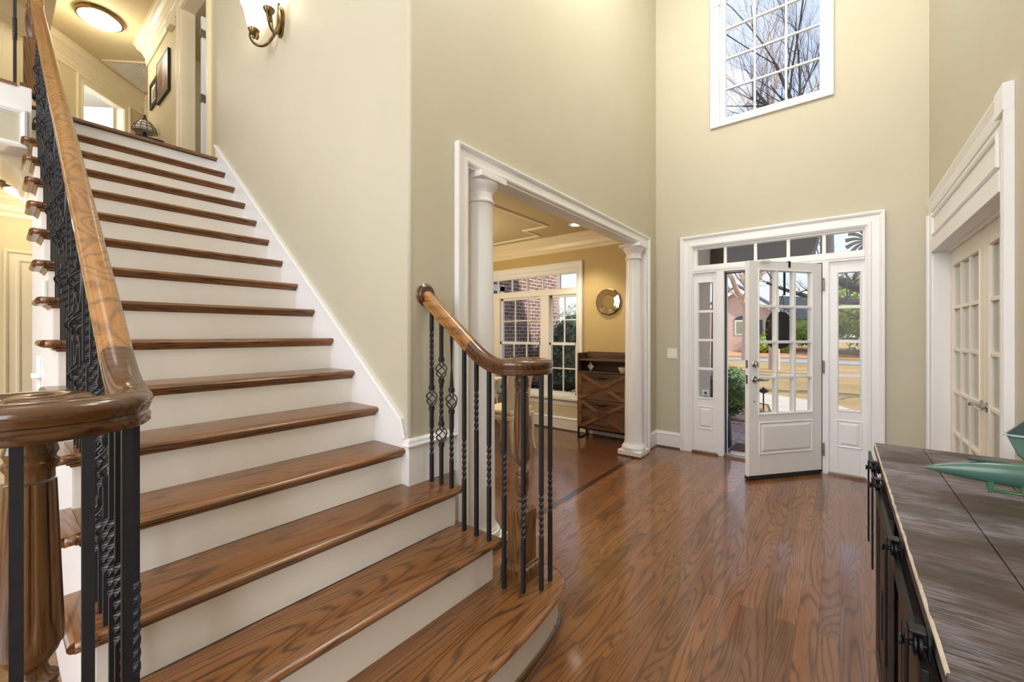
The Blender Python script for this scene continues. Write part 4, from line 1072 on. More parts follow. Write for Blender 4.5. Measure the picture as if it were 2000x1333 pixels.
cb = thing('shoe_cabinet', 'rustic dark wood cabinet with crossed battens on black legs under the mirror', 'cabinet', (-2.30, 4.83, 0))
cx0, cx1, cy0, cy1 = -2.66, -1.955, 4.705, 4.95
bdy = MB().box(cx0, cx0+.018, cy0, cy1, .145, 1.10).box(cx1-.018, cx1, cy0, cy1, .145, 1.10).box(cx0+.018, cx1-.018, cy1-.015, cy1, .145, 1.11).box(cx0+.018, cx1-.018, cy0+.01, cy1-.015, .145, .165).box(cx0+.018, cx1-.018, cy0+.005, cy1-.015, .845, .868)
bdy.box(cx0+.018, cx1-.018, cy0+.005, cy1-.015, 1.0, 1.018)
bdy.build('body', M['rustic'], cb, bevel=.004)
for z0_, z1_ in ((.515, .842), (.148, .508)):
    d = MB().box(cx0+.02, cx1-.02, cy0-.002, cy0+.016, z0_, z1_).build('flap_door', M['rustic'], cb, bevel=.002)
    bt = MB(); xm = (cx0+cx1)/2; zm = (z0_+z1_)/2
    bt.box(cx0+.02, cx0+.065, cy0-.010, cy0-.002, z0_, z1_).box(cx1-.065, cx1-.02, cy0-.010, cy0-.002, z0_, z1_)
    for sgn in (1, -1):
        a = Vector((cx0+.065, 0, zm-sgn*(z1_-z0_)*.44)); b = Vector((cx1-.065, 0, zm+sgn*(z1_-z0_)*.44)); n2 = Vector((-(b-a).z, 0, (b-a).x)).normalized()*.020
        ytop = cy0-.009-.001*sgn
        q4 = [a-n2, b-n2, b+n2, a+n2]
        bt.add([(p.x, ytop, p.z) for p in q4] + [(p.x, cy0-.001, p.z) for p in q4], [(0,1,2,3),(0,4,5,1),(1,5,6,2),(2,6,7,3),(3,7,4,0)])
    bt.build('batten', M['rustic_diag'], d)
    MB().box(xm-.06, xm+.06, cy0-.024, cy0-.002, z1_-.055, z1_-.043).build('handle', M['blackmetal'], d, bevel=.003)
lg = MB()
for x in (cx0+.012, cx1-.012):
    l_ = MB().box(x-.010, x+.010, cy0+.005, cy0+.025, 0, .145).box(x-.010, x+.010, cy1-.025, cy1-.005, 0, .145).box(x-.010, x+.010, cy0+.025, cy1-.025, 0, .016)
    l_.build('leg', M['blackmetal'], cb)
MB().box(cx0+.022, cx1-.022, cy0+.006, cy0+.024, .128, .145).build('rail', M['blackmetal'], cb)
dm = thing('diamond_ornament', 'silver diamond shaped ornament in the open shelf of the rustic cabinet', 'ornament', (-2.49, 4.77, .868))
dmm = MB(); dmm.sweep([(-2.49, 4.76, .872), (-2.44, 4.76, .928), (-2.49, 4.76, .984), (-2.54, 4.76, .928)], [(0, -.012), (0, .012), (.012, .012), (.012, -.012)], (0, -1, 0), True); dmm.build('frame', M['nickel'], dm)
MB().prism([(-2.49, .886), (-2.452, .928), (-2.49, .97), (-2.528, .928)], 'y', 4.758, 4.764).build('centre', M['clear_label'], dm)
bw = MB(); bw.lathe([(.028, .868), (.030, .874), (.05, .90), (.062, .935), (.058, .935), (.045, .902), (.01, .882)], (-2.07, 4.78, 0), 24)
tag(bw.build('bowl', M['ceramic']), 'small cream bowl at the right end of the rustic cabinet shelf', 'bowl')
pl_ = MB(); pl_.box(-2.50, -2.43, FX-.026, FX-.016, .05, .11)
tag(pl_.build('outlet', M['plastic'], bevel=.003), 'white wall outlet low behind the rustic cabinet', 'outlet')

# dining table and chairs
dt = thing('dining_table', 'white painted dining table half hidden behind the near column', 'table', (-4.25, 3.75, 0))
MB().box(-5.05, -3.50, 3.25, 4.25, .735, .765).build('tabletop', M['chairpaint'], dt, bevel=.006)
MB().box(-4.95, -3.60, 3.35, 4.15, .64, .735).build('apron', M['chairpaint'], dt)
for x in (-4.92, -3.63):
    for y in (3.38, 4.12): MB().lathe([(.022, 0), (.03, .08), (.024, .12), (.04, .4), (.03, .58), (.045, .62), (.045, .66)], (x, y, 0), 16).build('leg', M['chairpaint'], dt)
def dining_chair(label, x, y, rz):
    """faces local -x"""
    t = thing('dining_chair', label, 'chair', (x, y, 0), rz, 'cream chairs at the dining table')
    se = MB().box(-.24, .20, -.23, .23, .44, .50); se.build('seat', M['fabric'], t, world=False, bevel=.02)
    MB().box(-.24, .22, -.235, .235, .385, .44).build('seat_rail', M['chairpaint'], t, world=False, bevel=.008)
    # curved back shell
    rows = []
    for i in range(9):
        u = i/8; z = .44 + .56*u; flare = .06*u*u
        f = []; bk_ = []
        for k in range(13):
            a = (k-6)/6; yy = a*(.235+.012*u); xx = .205 + flare - .13*(abs(a)**2.2)*(1-.45*u); zz = z - (0.03*abs(a)**2 if i == 8 else 0)
            f.append(Vector((xx, yy, zz))); bk_.append(Vector((xx+.035, yy*1.03, zz)))
        rows.append(f + bk_[::-1])
    bm_ = MB(); bm_.loft(rows); bm_.build('backrest', M['fabric'], t, world=False)
    for sx, sy in ((-1, -1), (-1, 1), (1, -1), (1, 1)):
        x0_ = .19*sx if sx > 0 else -.215; y0_ = .205*sy
        pth = [(x0_, y0_, .40), (x0_+.015*sx, y0_+.012*sy, .30), (x0_+.012*sx, y0_+.008*sy, .18), (x0_+.03*sx, y0_+.01*sy, .06), (x0_+.05*sx, y0_+.015*sy, 0)]
        MB().tube(pth, [.028, .026, .020, .016, .015], 10).build('leg', M['chairpaint'], t, world=False)
dining_chair('cream upholstered dining chair seen behind the short iron balusters', -3.02, 3.72, math.radians(5))
dining_chair('cream dining chair at the window side of the table, mostly hidden by the near column', -4.25, 4.50, math.radians(90))

# ------------------------------------------------------------------ french doors in the right wall
casing('trim_29', [(RX, FD1, 0), (RX, FD1, 2.33)], (-1, 0, 0), .14, 1.1)
casing('trim_30', [(RX, FD0, 2.33), (RX, FD0, 0)], (-1, 0, 0), .13, 1.1)
hdm = MB()
hdm.box(RX-.022, RX, FD0, FD1, 2.0, 2.10)                                     # head casing
hdm.box(RX-.010, RX, FD0, FD1, 2.10, 2.33)
hdm.sweep([(RX-.010, FD1-.04, 2.125), (RX-.010, FD0+.04, 2.125), (RX-.010, FD0+.04, 2.295), (RX-.010, FD1-.04, 2.295)], [(0, 0), (0, .008), (.010, .014), (.022, .008), (.026, 0)], (-1, 0, 0), True)
hdm.sweep([(RX, FD1+.145, 2.33), (RX, FD0+.002, 2.33)], [(0, 0), (0, .016), (.015, .018), (.03, .020), (.06, .022), (.085, .028), (.10, .032), (.112, .032), (.112, 0)], (-1, 0, 0))
struct(hdm.build('trim_31', M['trim'], bevel=.002))
struct(MB().box(RX-.036, RX, FD0-.13, FD0, 2.33, 2.45).build('trim_36', M['trim'], bevel=.002))
jm = MB().box(RX-.004, RX+.142, FD1-.016, FD1, 0, 2.02).box(RX-.004, RX+.142, FD0, FD0+.016, 0, 2.02).box(RX-.004, RX+.142, FD0, FD1, 2.004, 2.02)
jm.box(RX+.066, RX+.085, FD0, FD1, 1.985, 2.004)
struct(jm.build('trim_32', M['trim']))
FXP = RX + .088
def french(name, ya, yb, hy):
    y0_, y1_ = min(ya, yb), max(ya, yb)
    ga, gb, za, zb = y0_+.105, y1_-.105, .26, 1.865
    m = MB().box(FXP, FXP+.04, y0_, ga, .012, 1.998).box(FXP, FXP+.04, gb, y1_, .012, 1.998).box(FXP, FXP+.04, ga, gb, .012, za).box(FXP, FXP+.04, ga, gb, zb, 1.998)
    m.sweep([(FXP, gb, za), (FXP, ga, za), (FXP, ga, zb), (FXP, gb, zb)], [(-.012, 0), (-.010, .006), (-.002, .007), (.004, -.010), (.004, -.04), (-.012, -.04)], (-1, 0, 0), True)
    o = struct(m.build(name, M['french'], bevel=.003))
    u = MB()
    for i in range(1, 3): y = ga+(gb-ga)*i/3; u.box(FXP-.001, FXP+.041, y-.013, y+.013, za, zb)
    for j in range(1, 5): z = za+(zb-za)*j/5; u.box(FXP, FXP+.04, ga, gb, z-.013, z+.013)
    u.build('muntins', M['french'], o, bevel=.004)
    MB().box(FXP+.018, FXP+.022, ga-.003, gb+.003, za-.003, zb+.003).build('pane', M['glass_dim'], o)
    h = MB(); s_ = 1 if hy > (y0_+y1_)/2 else -1
    h.lathe([(.030, 0), (.031, -.005), (.026, -.010), (.012, -.012), (.010, -.05)], (FXP, hy, .905), 20, axis='x')
    h.tube([(FXP-.05, hy, .905), (FXP-.054, hy-s_*.03, .905), (FXP-.052, hy-s_*.075, .902), (FXP-.050, hy-s_*.11, .905)], [.011, .012, .009, .007], 10)
    h.build('lever_handle', M['nickel'], o)
french('door_5', 3.735, FD1-.018, 3.785)
french('door_6', FD0+.018, 3.725, 3.675)
# the study beyond the french doors
struct(MB().box(RX+.142, 3.2, 2.0, 2.1, 0, 2.7).build('wall_study_back', M['wall']))
add_light('study_daylight', 'POINT', (2.2, 4.0, 2.0), 9, (.95, .97, 1), .3)

# ------------------------------------------------------------------ console with sliding barn doors
KX, KX1, KY0, KY1, KZ = .118, .578, .838, 2.432, .860
co = thing('console_cabinet', 'long dark distressed wood console with barn door rail along the right wall', 'console', (.34, 1.63, 0))
tp = MB()
nb = 3; w_ = (KX1-KX)/nb
for i in range(nb): tp.box(KX+i*w_+(.0008 if i else 0), KX+(i+1)*w_-.0008, KY0, KY1, KZ-.034, KZ)
tp.build('top', M['console_top'], co, bevel=.0025)
eg = MB(); random.seed(5)
ys = [KY0+.004+(KY1-KY0-.008)*i/60 for i in range(61)]
rg = []
for y in ys:
    j = random.uniform(-.0012, .0016)
    rg.append([Vector((KX-.0008, y, KZ-.006+j)), Vector((KX-.0010, y, KZ-.001)), Vector((KX+.0006, y, KZ+.0007)), Vector((KX+.0035+j, y, KZ+.0006)), Vector((KX+.003, y, KZ-.004))])
eg.loft(rg); eg.build('worn_edge', M['bare_edge'], co)
bx0 = KX+.022
bd_ = MB().box(bx0, KX1, KY0+.02, KY0+.045, .06, KZ-.034).box(bx0, KX1, KY1-.045, KY1-.02, .06, KZ-.034).box(bx0+.01, KX1, KY0+.045, KY1-.045, .06, .085).box(KX1-.012, KX1, KY0+.045, KY1-.045, .085, KZ-.034).box(bx0+.01, KX1-.012, KY0+.045, KY1-.045, .44, .462)
for y in (1.32, 1.95): bd_.box(bx0+.01, KX1-.012, y-.011, y+.011, .085, KZ-.034)
bd_.box(bx0+.004, KX1, KY0+.045, KY1-.045, KZ-.075, KZ-.034)
bd_.build('carcass', M['console_body'], co, bevel=.002)
for y in (KY0+.045, KY1-.045):
    for x in (bx0+.03, KX1-.03): MB().box(x-.028, x+.028, y-.022, y+.022, 0, .06).build('foot', M['console_body'], co, bevel=.003)
for ya, yb in ((.90, 1.36), (1.79, 2.16)):
    d = MB().box(bx0-.022, bx0-.004, ya, yb, .075, .745).build('sliding_door', M['console_body'], co, bevel=.002)
    f = MB().box(bx0-.030, bx0-.022, ya, ya+.06, .075, .745).box(bx0-.030, bx0-.022, yb-.06, yb, .075, .745).box(bx0-.030, bx0-.022, ya+.06, yb-.06, .075, .135).box(bx0-.030, bx0-.022, ya+.06, yb-.06, .685, .745)
    f.build('door_frame', M['console_body'], d, bevel=.002)
    MB().box(bx0-.034, bx0-.030, ya+.018, ya+.042, .34, .49).build('pull', M['blackmetal'], d)
MB().box(KX-.020, KX-.011, KY0+.05, KY1-.02, .782, .824).box(KX-.011, KX+.026, KY0+.2, KY0+.23, .786, .816).box(KX-.011, KX+.026, KY1-.24, KY1-.21, .786, .816).build('sliding_rail', M['blackmetal'], co, bevel=.001)
for y in (2.06, 1.825, 1.315, .935):
    h = MB(); cp = [(y-.019, .820), (y+.019, .820), (y+.019, .850), (y+.012, .862), (y-.012, .862), (y-.019, .850)]
    h.box(KX-.036, KX-.031, y-.015, y+.015, .56, .822)
    h.prism(cp, 'x', KX-.036, KX-.031); h.prism(cp, 'x', KX-.009, KX-.004)
    h.box(KX-.031, KX-.009, y-.013, y+.013, .857, .863)
    ho = h.build('hanger_strap', M['blackmetal'], co, bevel=.002)
    wq = MB(); wq.lathe([(.012, .003), (.018, .004), (.018, .007), (.014, .0085), (.018, .010), (.018, .014), (.012, .015)], (KX-.0285, y, .838), 24, axis='x')
    wq.lathe([(.008, -.012), (.009, -.009), (.005, -.006), (.005, .026)], (KX-.030, y, .836), 12, axis='x'); wq.build('roller_wheel', M['blackmetal'], ho)

# model jet standing on the console, nose towards the hall
JY, JZ = 1.82, .935
jt = thing('model_airplane', 'green model jet with long pointed nose standing on the dark console', 'model airplane', (.45, JY, KZ))
sect = [(.203, .0008, .0008, -.012), (.222, .006, .008, -.010), (.25, .012, .016, -.007), (.29, .019, .024, -.003), (.34, .025, .031, 0), (.40, .028, .035, .002), (.50, .029, .036, .003), (.56, .028, .034, .003)]
rings = []
for x, ry, rz, dz in sect:
    rings.append([Vector((x, JY+ry*math.copysign(abs(math.cos(2*PI*k/28))**.85, math.cos(2*PI*k/28)), JZ+dz+rz*math.copysign(abs(math.sin(2*PI*k/28))**.85, math.sin(2*PI*k/28)))) for k in range(28)])
MB().loft(rings).build('fuselage', M['jet'], jt)
spn = MB(); spn.box(.30, .385, JY-.006, JY+.006, JZ+.028, JZ+.036); spn.build('spine_groove', M['jet_dark'], jt, bevel=.002)
ml = MB(); ml.tube([(.338, JY-.016, JZ-.049), (.345, JY-.016, JZ-.049), (.405, JY-.016, JZ-.047), (.412, JY-.016, JZ-.047)], [.007, .0042, .0042, .0075], 10)
ml.box(.336, .348, JY-.022, JY-.008, JZ-.045, JZ-.022).box(.399, .411, JY-.022, JY-.008, JZ-.043, JZ-.024); ml.build('bomb_rack', M['jet_rail'], jt)
# tall swept fin with a pale tailplane edge
fn = MB(); fn.add([(.400, 1.93, 1.036), (.440, 1.93, 1.085), (.56, 1.93, 1.06), (.56, 1.93, 1.030), (.404, 1.97, 1.030), (.444, 1.97, 1.078), (.56, 1.97, 1.05), (.56, 1.97, 1.026)],
                  [(0,1,2,3),(4,7,6,5),(0,4,5,1),(1,5,6,2),(2,6,7,3),(3,7,4,0)])
fn.build('fin_cap', M['jet_dark'], jt)
fe = MB(); fe.tube([(.392, 1.935, 1.033), (.41, 1.935, 1.031), (.56, 1.935, 1.026)], [.002, .0042, .0042], 8); fe.build('tailplane_edge', M['jet_edge'], jt)
f2 = MB(); f2.add([(.404, 1.945, 1.029), (.56, 1.945, 1.024), (.56, 1.90, .925), (.452, 1.90, .935), (.424, 1.93, .974), (.404, 1.965, 1.029), (.56, 1.965, 1.024), (.56, 1.92, .925), (.452, 1.92, .935), (.424, 1.95, .974)],
                  [(0,1,2,3,4),(9,8,7,6,5),(0,5,6,1),(1,6,7,2),(2,7,8,3),(3,8,9,4),(4,9,5,0)]); f2.build('fin', M['jet'], jt)
f3 = MB(); f3.add([(.424, 1.935, .972), (.45, 1.93, .978), (.452, 1.90, .934), (.424, 1.955, .972), (.45, 1.95, .978), (.452, 1.92, .934)], [(0,1,2),(5,4,3),(0,3,4,1),(1,4,5,2),(2,5,3,0)]); f3.build('rudder_patch', M['jet_dark'], jt)
MB().tube([(.53, JY+.02, JZ-.02), (.535, JY+.02, KZ+.012)], .004, 8).lathe([(.012, 0), (.012, .024)], (.535, JY+.012, KZ+.012), 16, axis='y').tube([(.50, JY-.02, JZ-.02), (.505, JY-.02, KZ+.012)], .004, 8).lathe([(.012, 0), (.012, .024)], (.505, JY-.012, KZ+.012), 16, axis='y').build('landing_gear', M['jet_dark'], jt)

# ------------------------------------------------------------------ wall sconce on the stair wall
sx, sz = -3.255, 3.66
sc = thing('wall_sconce', 'bronze scrolled wall sconce with two lit glass shades above the stairs', 'wall sconce', (sx, SW, sz))
bp = MB()
for k in range(1):
    pr = [(.055*math.cos(2*PI*i/28), .115*math.sin(2*PI*i/28)) for i in range(28)]
    bp.prism([(sx+a, sz+b) for a, b in pr], 'y', SW-.012, SW, True); bp.prism([(sx+a*.72, sz+b*.8) for a, b in pr], 'y', SW-.024, SW-.012, True)
bp.build('backplate', M['bronze'], sc)
for k, (tx, ty, tz) in enumerate(((-3.42, 1.21, 3.60), (-3.12, 1.20, 3.60))):
    dx = tx - sx; dy = ty - SW
    def q(f, z): return (sx+dx*f, SW+dy*f, z)
    pth = smooth_path([q(.10, sz+.06), q(.14, sz-.02), q(.32, sz-.105), q(.62, sz-.165), q(.95, sz-.155), q(1.14, sz-.10), q(1.08, sz-.055), q(.94, sz-.06), q(.86, sz-.095), q(.92, sz-.12)], 6)
    arm = MB(); arm.tube(pth, [.0075]*len(pth), 10, flat=1.5); ao = arm.build('scroll_arm', M['bronze'], sc)
    cu = MB(); cu.lathe([(.010, -.052), (.014, -.040), (.010, -.032), (.018, -.026), (.034, .0), (.037, .012), (.030, .014)], (tx, ty, tz), 32, mod=lambda a, h: 1+.04*math.cos(16*a)); cu.build('cup', M['bronze'], ao)
    gs = MB(); gs.lathe([(.030, .010), (.040, .03), (.052, .07), (.058, .11), (.066, .15), (.085, .19), (.083, .19), (.063, .15), (.054, .11), (.047, .07), (.034, .03), (.02, .014)], (tx, ty, tz), 32)
    gs.build('glass_shade', M['sconce_glass'], ao)
    add_light('sconce_bulb', 'POINT', (tx, ty, tz+.22), 7, (1, .84, .55), .03)
st1 = MB(); st1.tube([(sx-.02, SW-.05, sz-.09), (sx-.03, SW-.055, sz), (sx-.05, SW-.05, sz+.06)], .006, 8).tube([(sx+.02, SW-.03, sz-.09), (sx+.03, SW-.04, sz+.02), (sx+.035, SW-.035, sz+.10)], .006, 8)
st1.lathe([(.004, .05), (.010, .06), (.004, .07)], (sx-.05, SW-.05, sz), 10).lathe([(.004, .09), (.011, .10), (.004, .112)], (sx+.035, SW-.035, sz), 10)
st1.build('ornament_stem', M['bronze'], sc)

# ------------------------------------------------------------------ outdoors: porch and garden
def ground(name, pts, z, mat, th=.1):
    return struct(MB().prism(pts, 'z', z-th, z).build(name, M[mat]))
gm = MB()
# near lawn falls gently to the street, then rises to the houses opposite
ZG = [(FX+.16, -.20), (12, -.20), (20, -.32), (33, -.62), (41, -.72), (50, -.45), (62, .25), (80, .9)]
def gz_(y):
    for (a, za), (b, zb) in zip(ZG[:-1], ZG[1:]):
        if y <= b: return za + (zb-za)*(y-a)/(b-a)
    return ZG[-1][1]
for (a, za), (b, zb) in zip(ZG[:-1], ZG[1:]):
    gm.add([(-60, a, za), (60, a, za), (60, b, zb), (-60, b, zb), (-60, a, za-.3), (60, a, za-.3), (60, b, zb-.3), (-60, b, zb-.3)], [(0,1,2,3),(4,7,6,5)])
struct(gm.build('lawn', M['lawn']))
def strip(name, y0, y1, mat, lift=.02, x0=-60, x1=60):
    m = MB(); m.add([(x0, y0, gz_(y0)+lift), (x1, y0, gz_(y0)+lift), (x1, y1, gz_(y1)+lift), (x0, y1, gz_(y1)+lift)], [(0, 1, 2, 3)])
    return struct(m.build(name, M[mat]))
strip('street', 34.5, 39.5, 'asphalt')
strip('leaf_litter', 42.0, 50.0, 'leaves_ground', .03)
strip('mulch_bed_far', 21.5, 23.0, 'leaves_ground', .02)
ground('porch_floor', [(-1.9, FX+.16), (1.4, FX+.16), (1.4, 7.05), (-1.9, 7.05)], -.035, 'paver', .2)
ground('porch_edge', [(-1.95, 7.05), (1.4, 7.05), (1.4, 7.30), (-1.95, 7.30)], -.03, 'paver_edge', .2)
ground('mulch_bed', [(-4.5, 7.3), (-.95, 7.3), (-.95, 8.6), (-1.2, 9.4), (-4.5, 10)], -.12, 'mulch', .12)
ground('garden_path', [(-.9, 7.3), (1.4, 7.3), (1.0, 9.0), (-.2, 11.5), (-3.2, 13.2), (-6, 13.6), (-6, 12.4), (-3.2, 11.8), (-1.2, 10.4), (-.95, 8.9)], -.17, 'concrete', .08)
tag(MB().box(-1.02, -.18, 5.25, 5.80, -.035, -.018).build('doormat', M['doormat'], bevel=.004), 'brown coir doormat on the brick porch outside the front door', 'doormat')
ppl = MB().box(-2.1, -1.42, 5.60, 6.25, -.04, 3.0).box(-2.13, -1.39, 5.57, 6.28, -.04, .12); struct(ppl.build('porch_pier', M['stucco'], bevel=.008))
bm2 = MB()
bp_ = [(-2.1, 2.31), (-.34, 2.31)] + [(-.34+.0 + .16*math.sin(a), 2.31+.64*(1-math.cos(a))*1.0) for a in [PI/2*i/8 for i in range(1, 9)]] + [(-.10, 2.95), (-2.1, 2.95)]
bm2.prism(bp_, 'y', 6.35, 6.75); 
for k in range(14): bm2.box(-2.05+.13*k, -2.0+.13*k, 6.31, 6.36, 2.66, 2.72)
struct(bm2.build('porch_beam', M['stucco_dark'])); struct(MB().box(-2.1, -.33, 6.34, 6.76, 2.285, 2.31).build('porch_beam_trim', M['cream']))
so2 = thing('scroll_bracket', 'carved pale fan bracket seen through the right end of the transom', 'bracket', (.26, 6.5, -.035))
fan = MB()
for k in range(7):
    a = math.radians(110 + 24*k)
    p_ = [(.26+.05*math.cos(a), 6.5, 2.46+.05*math.sin(a)), (.26+.13*math.cos(a+.10), 6.5, 2.46+.13*math.sin(a+.10)), (.26+.21*math.cos(a+.26), 6.5, 2.46+.21*math.sin(a+.26))]
    fan.tube(smooth_path(p_, 4), [.010+.002*i for i in range(9)], 6)
fan.build('scroll_ribs', M['stone'], so2); MB().box(.245, .40, 6.42, 6.58, -.035, 2.95).build('backing_post', M['stucco'], so2, bevel=.01)
struct(MB().box(.50, .90, 6.40, 6.80, -.04, 2.3).build('porch_pier_right', M['stucco'], bevel=.008)) if False else None

random.seed(11)
def leaf_ball(mb, c, r, n, size, squash=1.0, shell=.55):
    for _ in range(n):
        v = Vector((random.gauss(0, 1), random.gauss(0, 1), random.gauss(0, 1))).normalized()
        rr = r*(shell + (1-shell)*random.random()**.5)*(1+.12*math.sin(5*v.x+3*v.z)*math.cos(4*v.y))
        p = Vector(c) + Vector((v.x*rr, v.y*rr, v.z*rr*squash))
        u = (v + Vector((random.uniform(-.9, .9), random.uniform(-.9, .9), random.uniform(-.9, .9)))).normalized().orthogonal().normalized()
        w = v.cross(u); w = w.normalized() if w.length > .01 else u.orthogonal()
        s = size*random.uniform(.7, 1.3)
        mb.add([p-u*s, p-w*s*.5, p+u*s, p+w*s*.5], [(0, 1, 2, 3)])
def shrub(name, label, c, r, n, size, mat, squash=1.0, group=None, stem=True, lobes=1, inner=True):
    t = thing(name, label, 'shrub', (c[0], c[1], c[2]-r*squash), 0, group)
    m = MB()
    if lobes == 1: leaf_ball(m, c, r, n, size, squash)
    else:
        for k in range(lobes):
            a = 2*PI*k/lobes + random.random(); d = r*.5
            q0 = Vector((c[0]+d*math.cos(a), c[1]+d*math.sin(a)*.5, c[2]+random.uniform(-.3, .3)*r*squash)); rl_2 = r*random.uniform(.52, .74)
            leaf_ball(m, q0, rl_2, n//lobes, size, squash)
            m.lathe([(.02*rl_2, -rl_2*.6*squash)] + [(rl_2*.6*math.cos(b), rl_2*.6*squash*math.sin(b)) for b in [PI*(i/8-.5) for i in range(1, 8)]] + [(.02*rl_2, rl_2*.6*squash)], q0, 14)
    m.build('foliage', M[mat], t, weld=False)
    if stem: MB().tube([(c[0], c[1], c[2]-r*squash-.05), (c[0]+.03, c[1], c[2])], [.04, .02], 8).build('stem', M['bark_dark'], t)
    if inner and lobes == 1:
        MB().lathe([(.02*r, -r*.80*squash)] + [(r*.80*math.cos(a), r*.80*squash*math.sin(a)) for a in [PI*(i/8-.5) for i in range(1, 8)]] + [(.02*r, r*.80*squash)], c, 16).build('dense_core', M[mat], t)
    return t
shrub('boxwood_shrub', 'clipped dark green boxwood ball in the mulch outside the open front door', (-1.52, 7.95, .36), .46, 5200, .024, 'box')
shrub('boxwood_shrub', 'small green shrub outside low in the right sidelight', (.62, 9.2, .03), .34, 1400, .03, 'box')
shrub('holly_shrub', 'tall dark holly bush outside the right part of the dining window', (-4.38, 7.75, .98), .74, 7500, .034, 'holly', 1.36)
shrub('holly_shrub', 'low holly bush outside the dining window below the tall one', (-3.10, 8.2, .30), .50, 2400, .03, 'holly', .85)
for i, (x, y, r, q, lab) in enumerate(((-1.9, 52, 2.6, .7, 'yellow green shrub across the street beside the pale tree trunk'), (-5.4, 48, 1.8, .7, 'yellow green shrub in front of the neighbour house'),
                                       (2.6, 50, 5.2, .9, 'bright green leafy mass across the street behind the door panes on the right'), (8.8, 46, 5.6, 1.0, 'bright green leafy mass across the street in the right sidelight'), (5.0, 66, 4.6, 1.0, 'tall pale green foliage far across the street'))):
    shrub('leafy_shrub', lab, (x, y, gz_(y)+r*q*.9), r, 6500, .24 if r > 3 else .12, 'yellowgreen', q, 'green foliage across the street', lobes=5)

def branchy(mb, p, d, length, rad, depth, spread=.55, up=.08, seg=4, kids=(3, 5)):
    pts = [Vector(p)]; dd = Vector(d).normalized(); rr = [rad]
    for i in range(seg):
        dd = (dd + Vector((random.uniform(-1, 1), random.uniform(-1, 1), random.uniform(-1, 1)))*.16 + Vector((0, 0, up))).normalized()
        pts.append(pts[-1] + dd*length/seg); rr.append(rad*(1-.55*(i+1)/seg))
    mb.tube(pts, rr, 6 if rad > .04 else 4 if rad > .012 else 3, cap=False)
    if depth <= 0: return
    for k in range(random.randint(*kids)):
        i = random.randint(max(1, seg//3), seg); dirv = (pts[i]-pts[i-1]).normalized()
        side = Vector((random.uniform(-1, 1), random.uniform(-1, 1), random.uniform(-.6, 1))).normalized()
        branchy(mb, pts[i], (dirv + side*spread*1.6), length*random.uniform(.5, .74), rr[i]*random.uniform(.5, .72), depth-1, spread, up, max(3, seg-1) if depth > 1 else 3, kids)
def bare_tree(name, label, x, y, h, rad, mat, depth=4, lean=(0, 0), kids=(3, 5), group='bare winter trees outside', trunk=.42):
    z0 = gz_(y)-.1; t = thing(name, label, 'tree', (x, y, z0), 0, group)
    tr = MB(); top = Vector((x+lean[0]*.4, y+lean[1]*.4, z0+h*trunk))
    tr.tube([(x, y, z0), (x+lean[0]*.15, y+lean[1]*.15, z0+h*trunk*.5), top], [rad*1.25, rad, rad*.82], 12); tr.build('trunk', M[mat], t)
    br = MB()
    for k in range(5):
        a = 2*PI*k/5 + random.random()*.8
        branchy(br, top - Vector((0, 0, random.uniform(0, h*.10))), (math.cos(a)*.6+lean[0]*.1, math.sin(a)*.6+lean[1]*.1, 1.0), h*random.uniform(.26, .36), rad*.5, depth, .5, .06, 5, kids)
    br.build('branches', M[mat], t, weld=False); return t
bare_tree('bare_tree', 'bare tree with pinkish trunk and fine twigs beside the neighbour house', -5.6, 36, 12, .30, 'bark_pink', 3)
bare_tree('bare_tree', 'pale straight tree trunk seen through the door panes, branches in the tall window', -2.54, 24, 19, .20, 'bark_pink', 4)
bare_tree('bare_tree', 'bare tree on the left through the tall window above the door', -4.28, 20, 16.5, .20, 'bark_dark', 5)
bare_tree('bare_tree', 'bare tree on the right through the tall window above the door', -.37, 19, 18, .22, 'bark_dark', 5)
# near tree whose heavy limbs cross the door panes and the right sidelight
bt_ = thing('spreading_tree', 'near tree whose thick grey limbs sweep down across the door panes', 'tree', (3.6, 13.5, -.2), 0)
tr = MB(); tr.tube(smooth_path([(3.6, 13.5, -.3), (3.4, 13.3, .8), (3.0, 13.2, 1.7), (2.7, 13.0, 2.4)], 4), [.30-.012*i for i in range(13)], 12); tr.build('trunk', M['bark_dark'], bt_)
lb = MB()
def limb(pts, r0, r1):
    P = smooth_path(pts, 5); n = len(P); lb.tube(P, [r0+(r1-r0)*i/(n-1) for i in range(n)], 8)
    for i in range(3, n, 3):
        for _ in range(2): branchy(lb, P[i], (random.uniform(-1, .2), random.uniform(-.6, .6), random.uniform(-.2, 1)), random.uniform(.5, 1.2), (r0+(r1-r0)*i/n)*.3, 2, .5, .05, 4, (2, 3))
limb([(3.0, 13.2, 1.6), (1.9, 12.8, 1.75), (1.1, 12.5, 2.05), (.2, 12.2, 2.45), (-.6, 12.0, 2.85), (-1.3, 11.9, 3.2)], .17, .05)
limb([(2.7, 13.0, 2.2), (1.6, 12.6, 2.1), (.6, 12.2, 2.35), (-.2, 11.9, 2.65), (-1.0, 11.8, 3.05), (-1.6, 11.7, 3.5)], .12, .04)
limb([(2.9, 13.1, 1.3), (2.1, 12.9, 1.05), (1.5, 12.7, 1.15), (.9, 12.5, 1.5)], .13, .05)
limb([(1.9, 12.8, 1.75), (1.62, 12.6, 2.2), (1.35, 12.5, 2.75), (1.2, 12.4, 3.4)], .10, .05)
limb([(.6, 12.2, 2.05), (-.2, 12.0, 2.12), (-.9, 11.8, 2.35), (-1.4, 11.7, 2.6)], .07, .03)
lb.build('limbs', M['bark_dark'], bt_, weld=False)

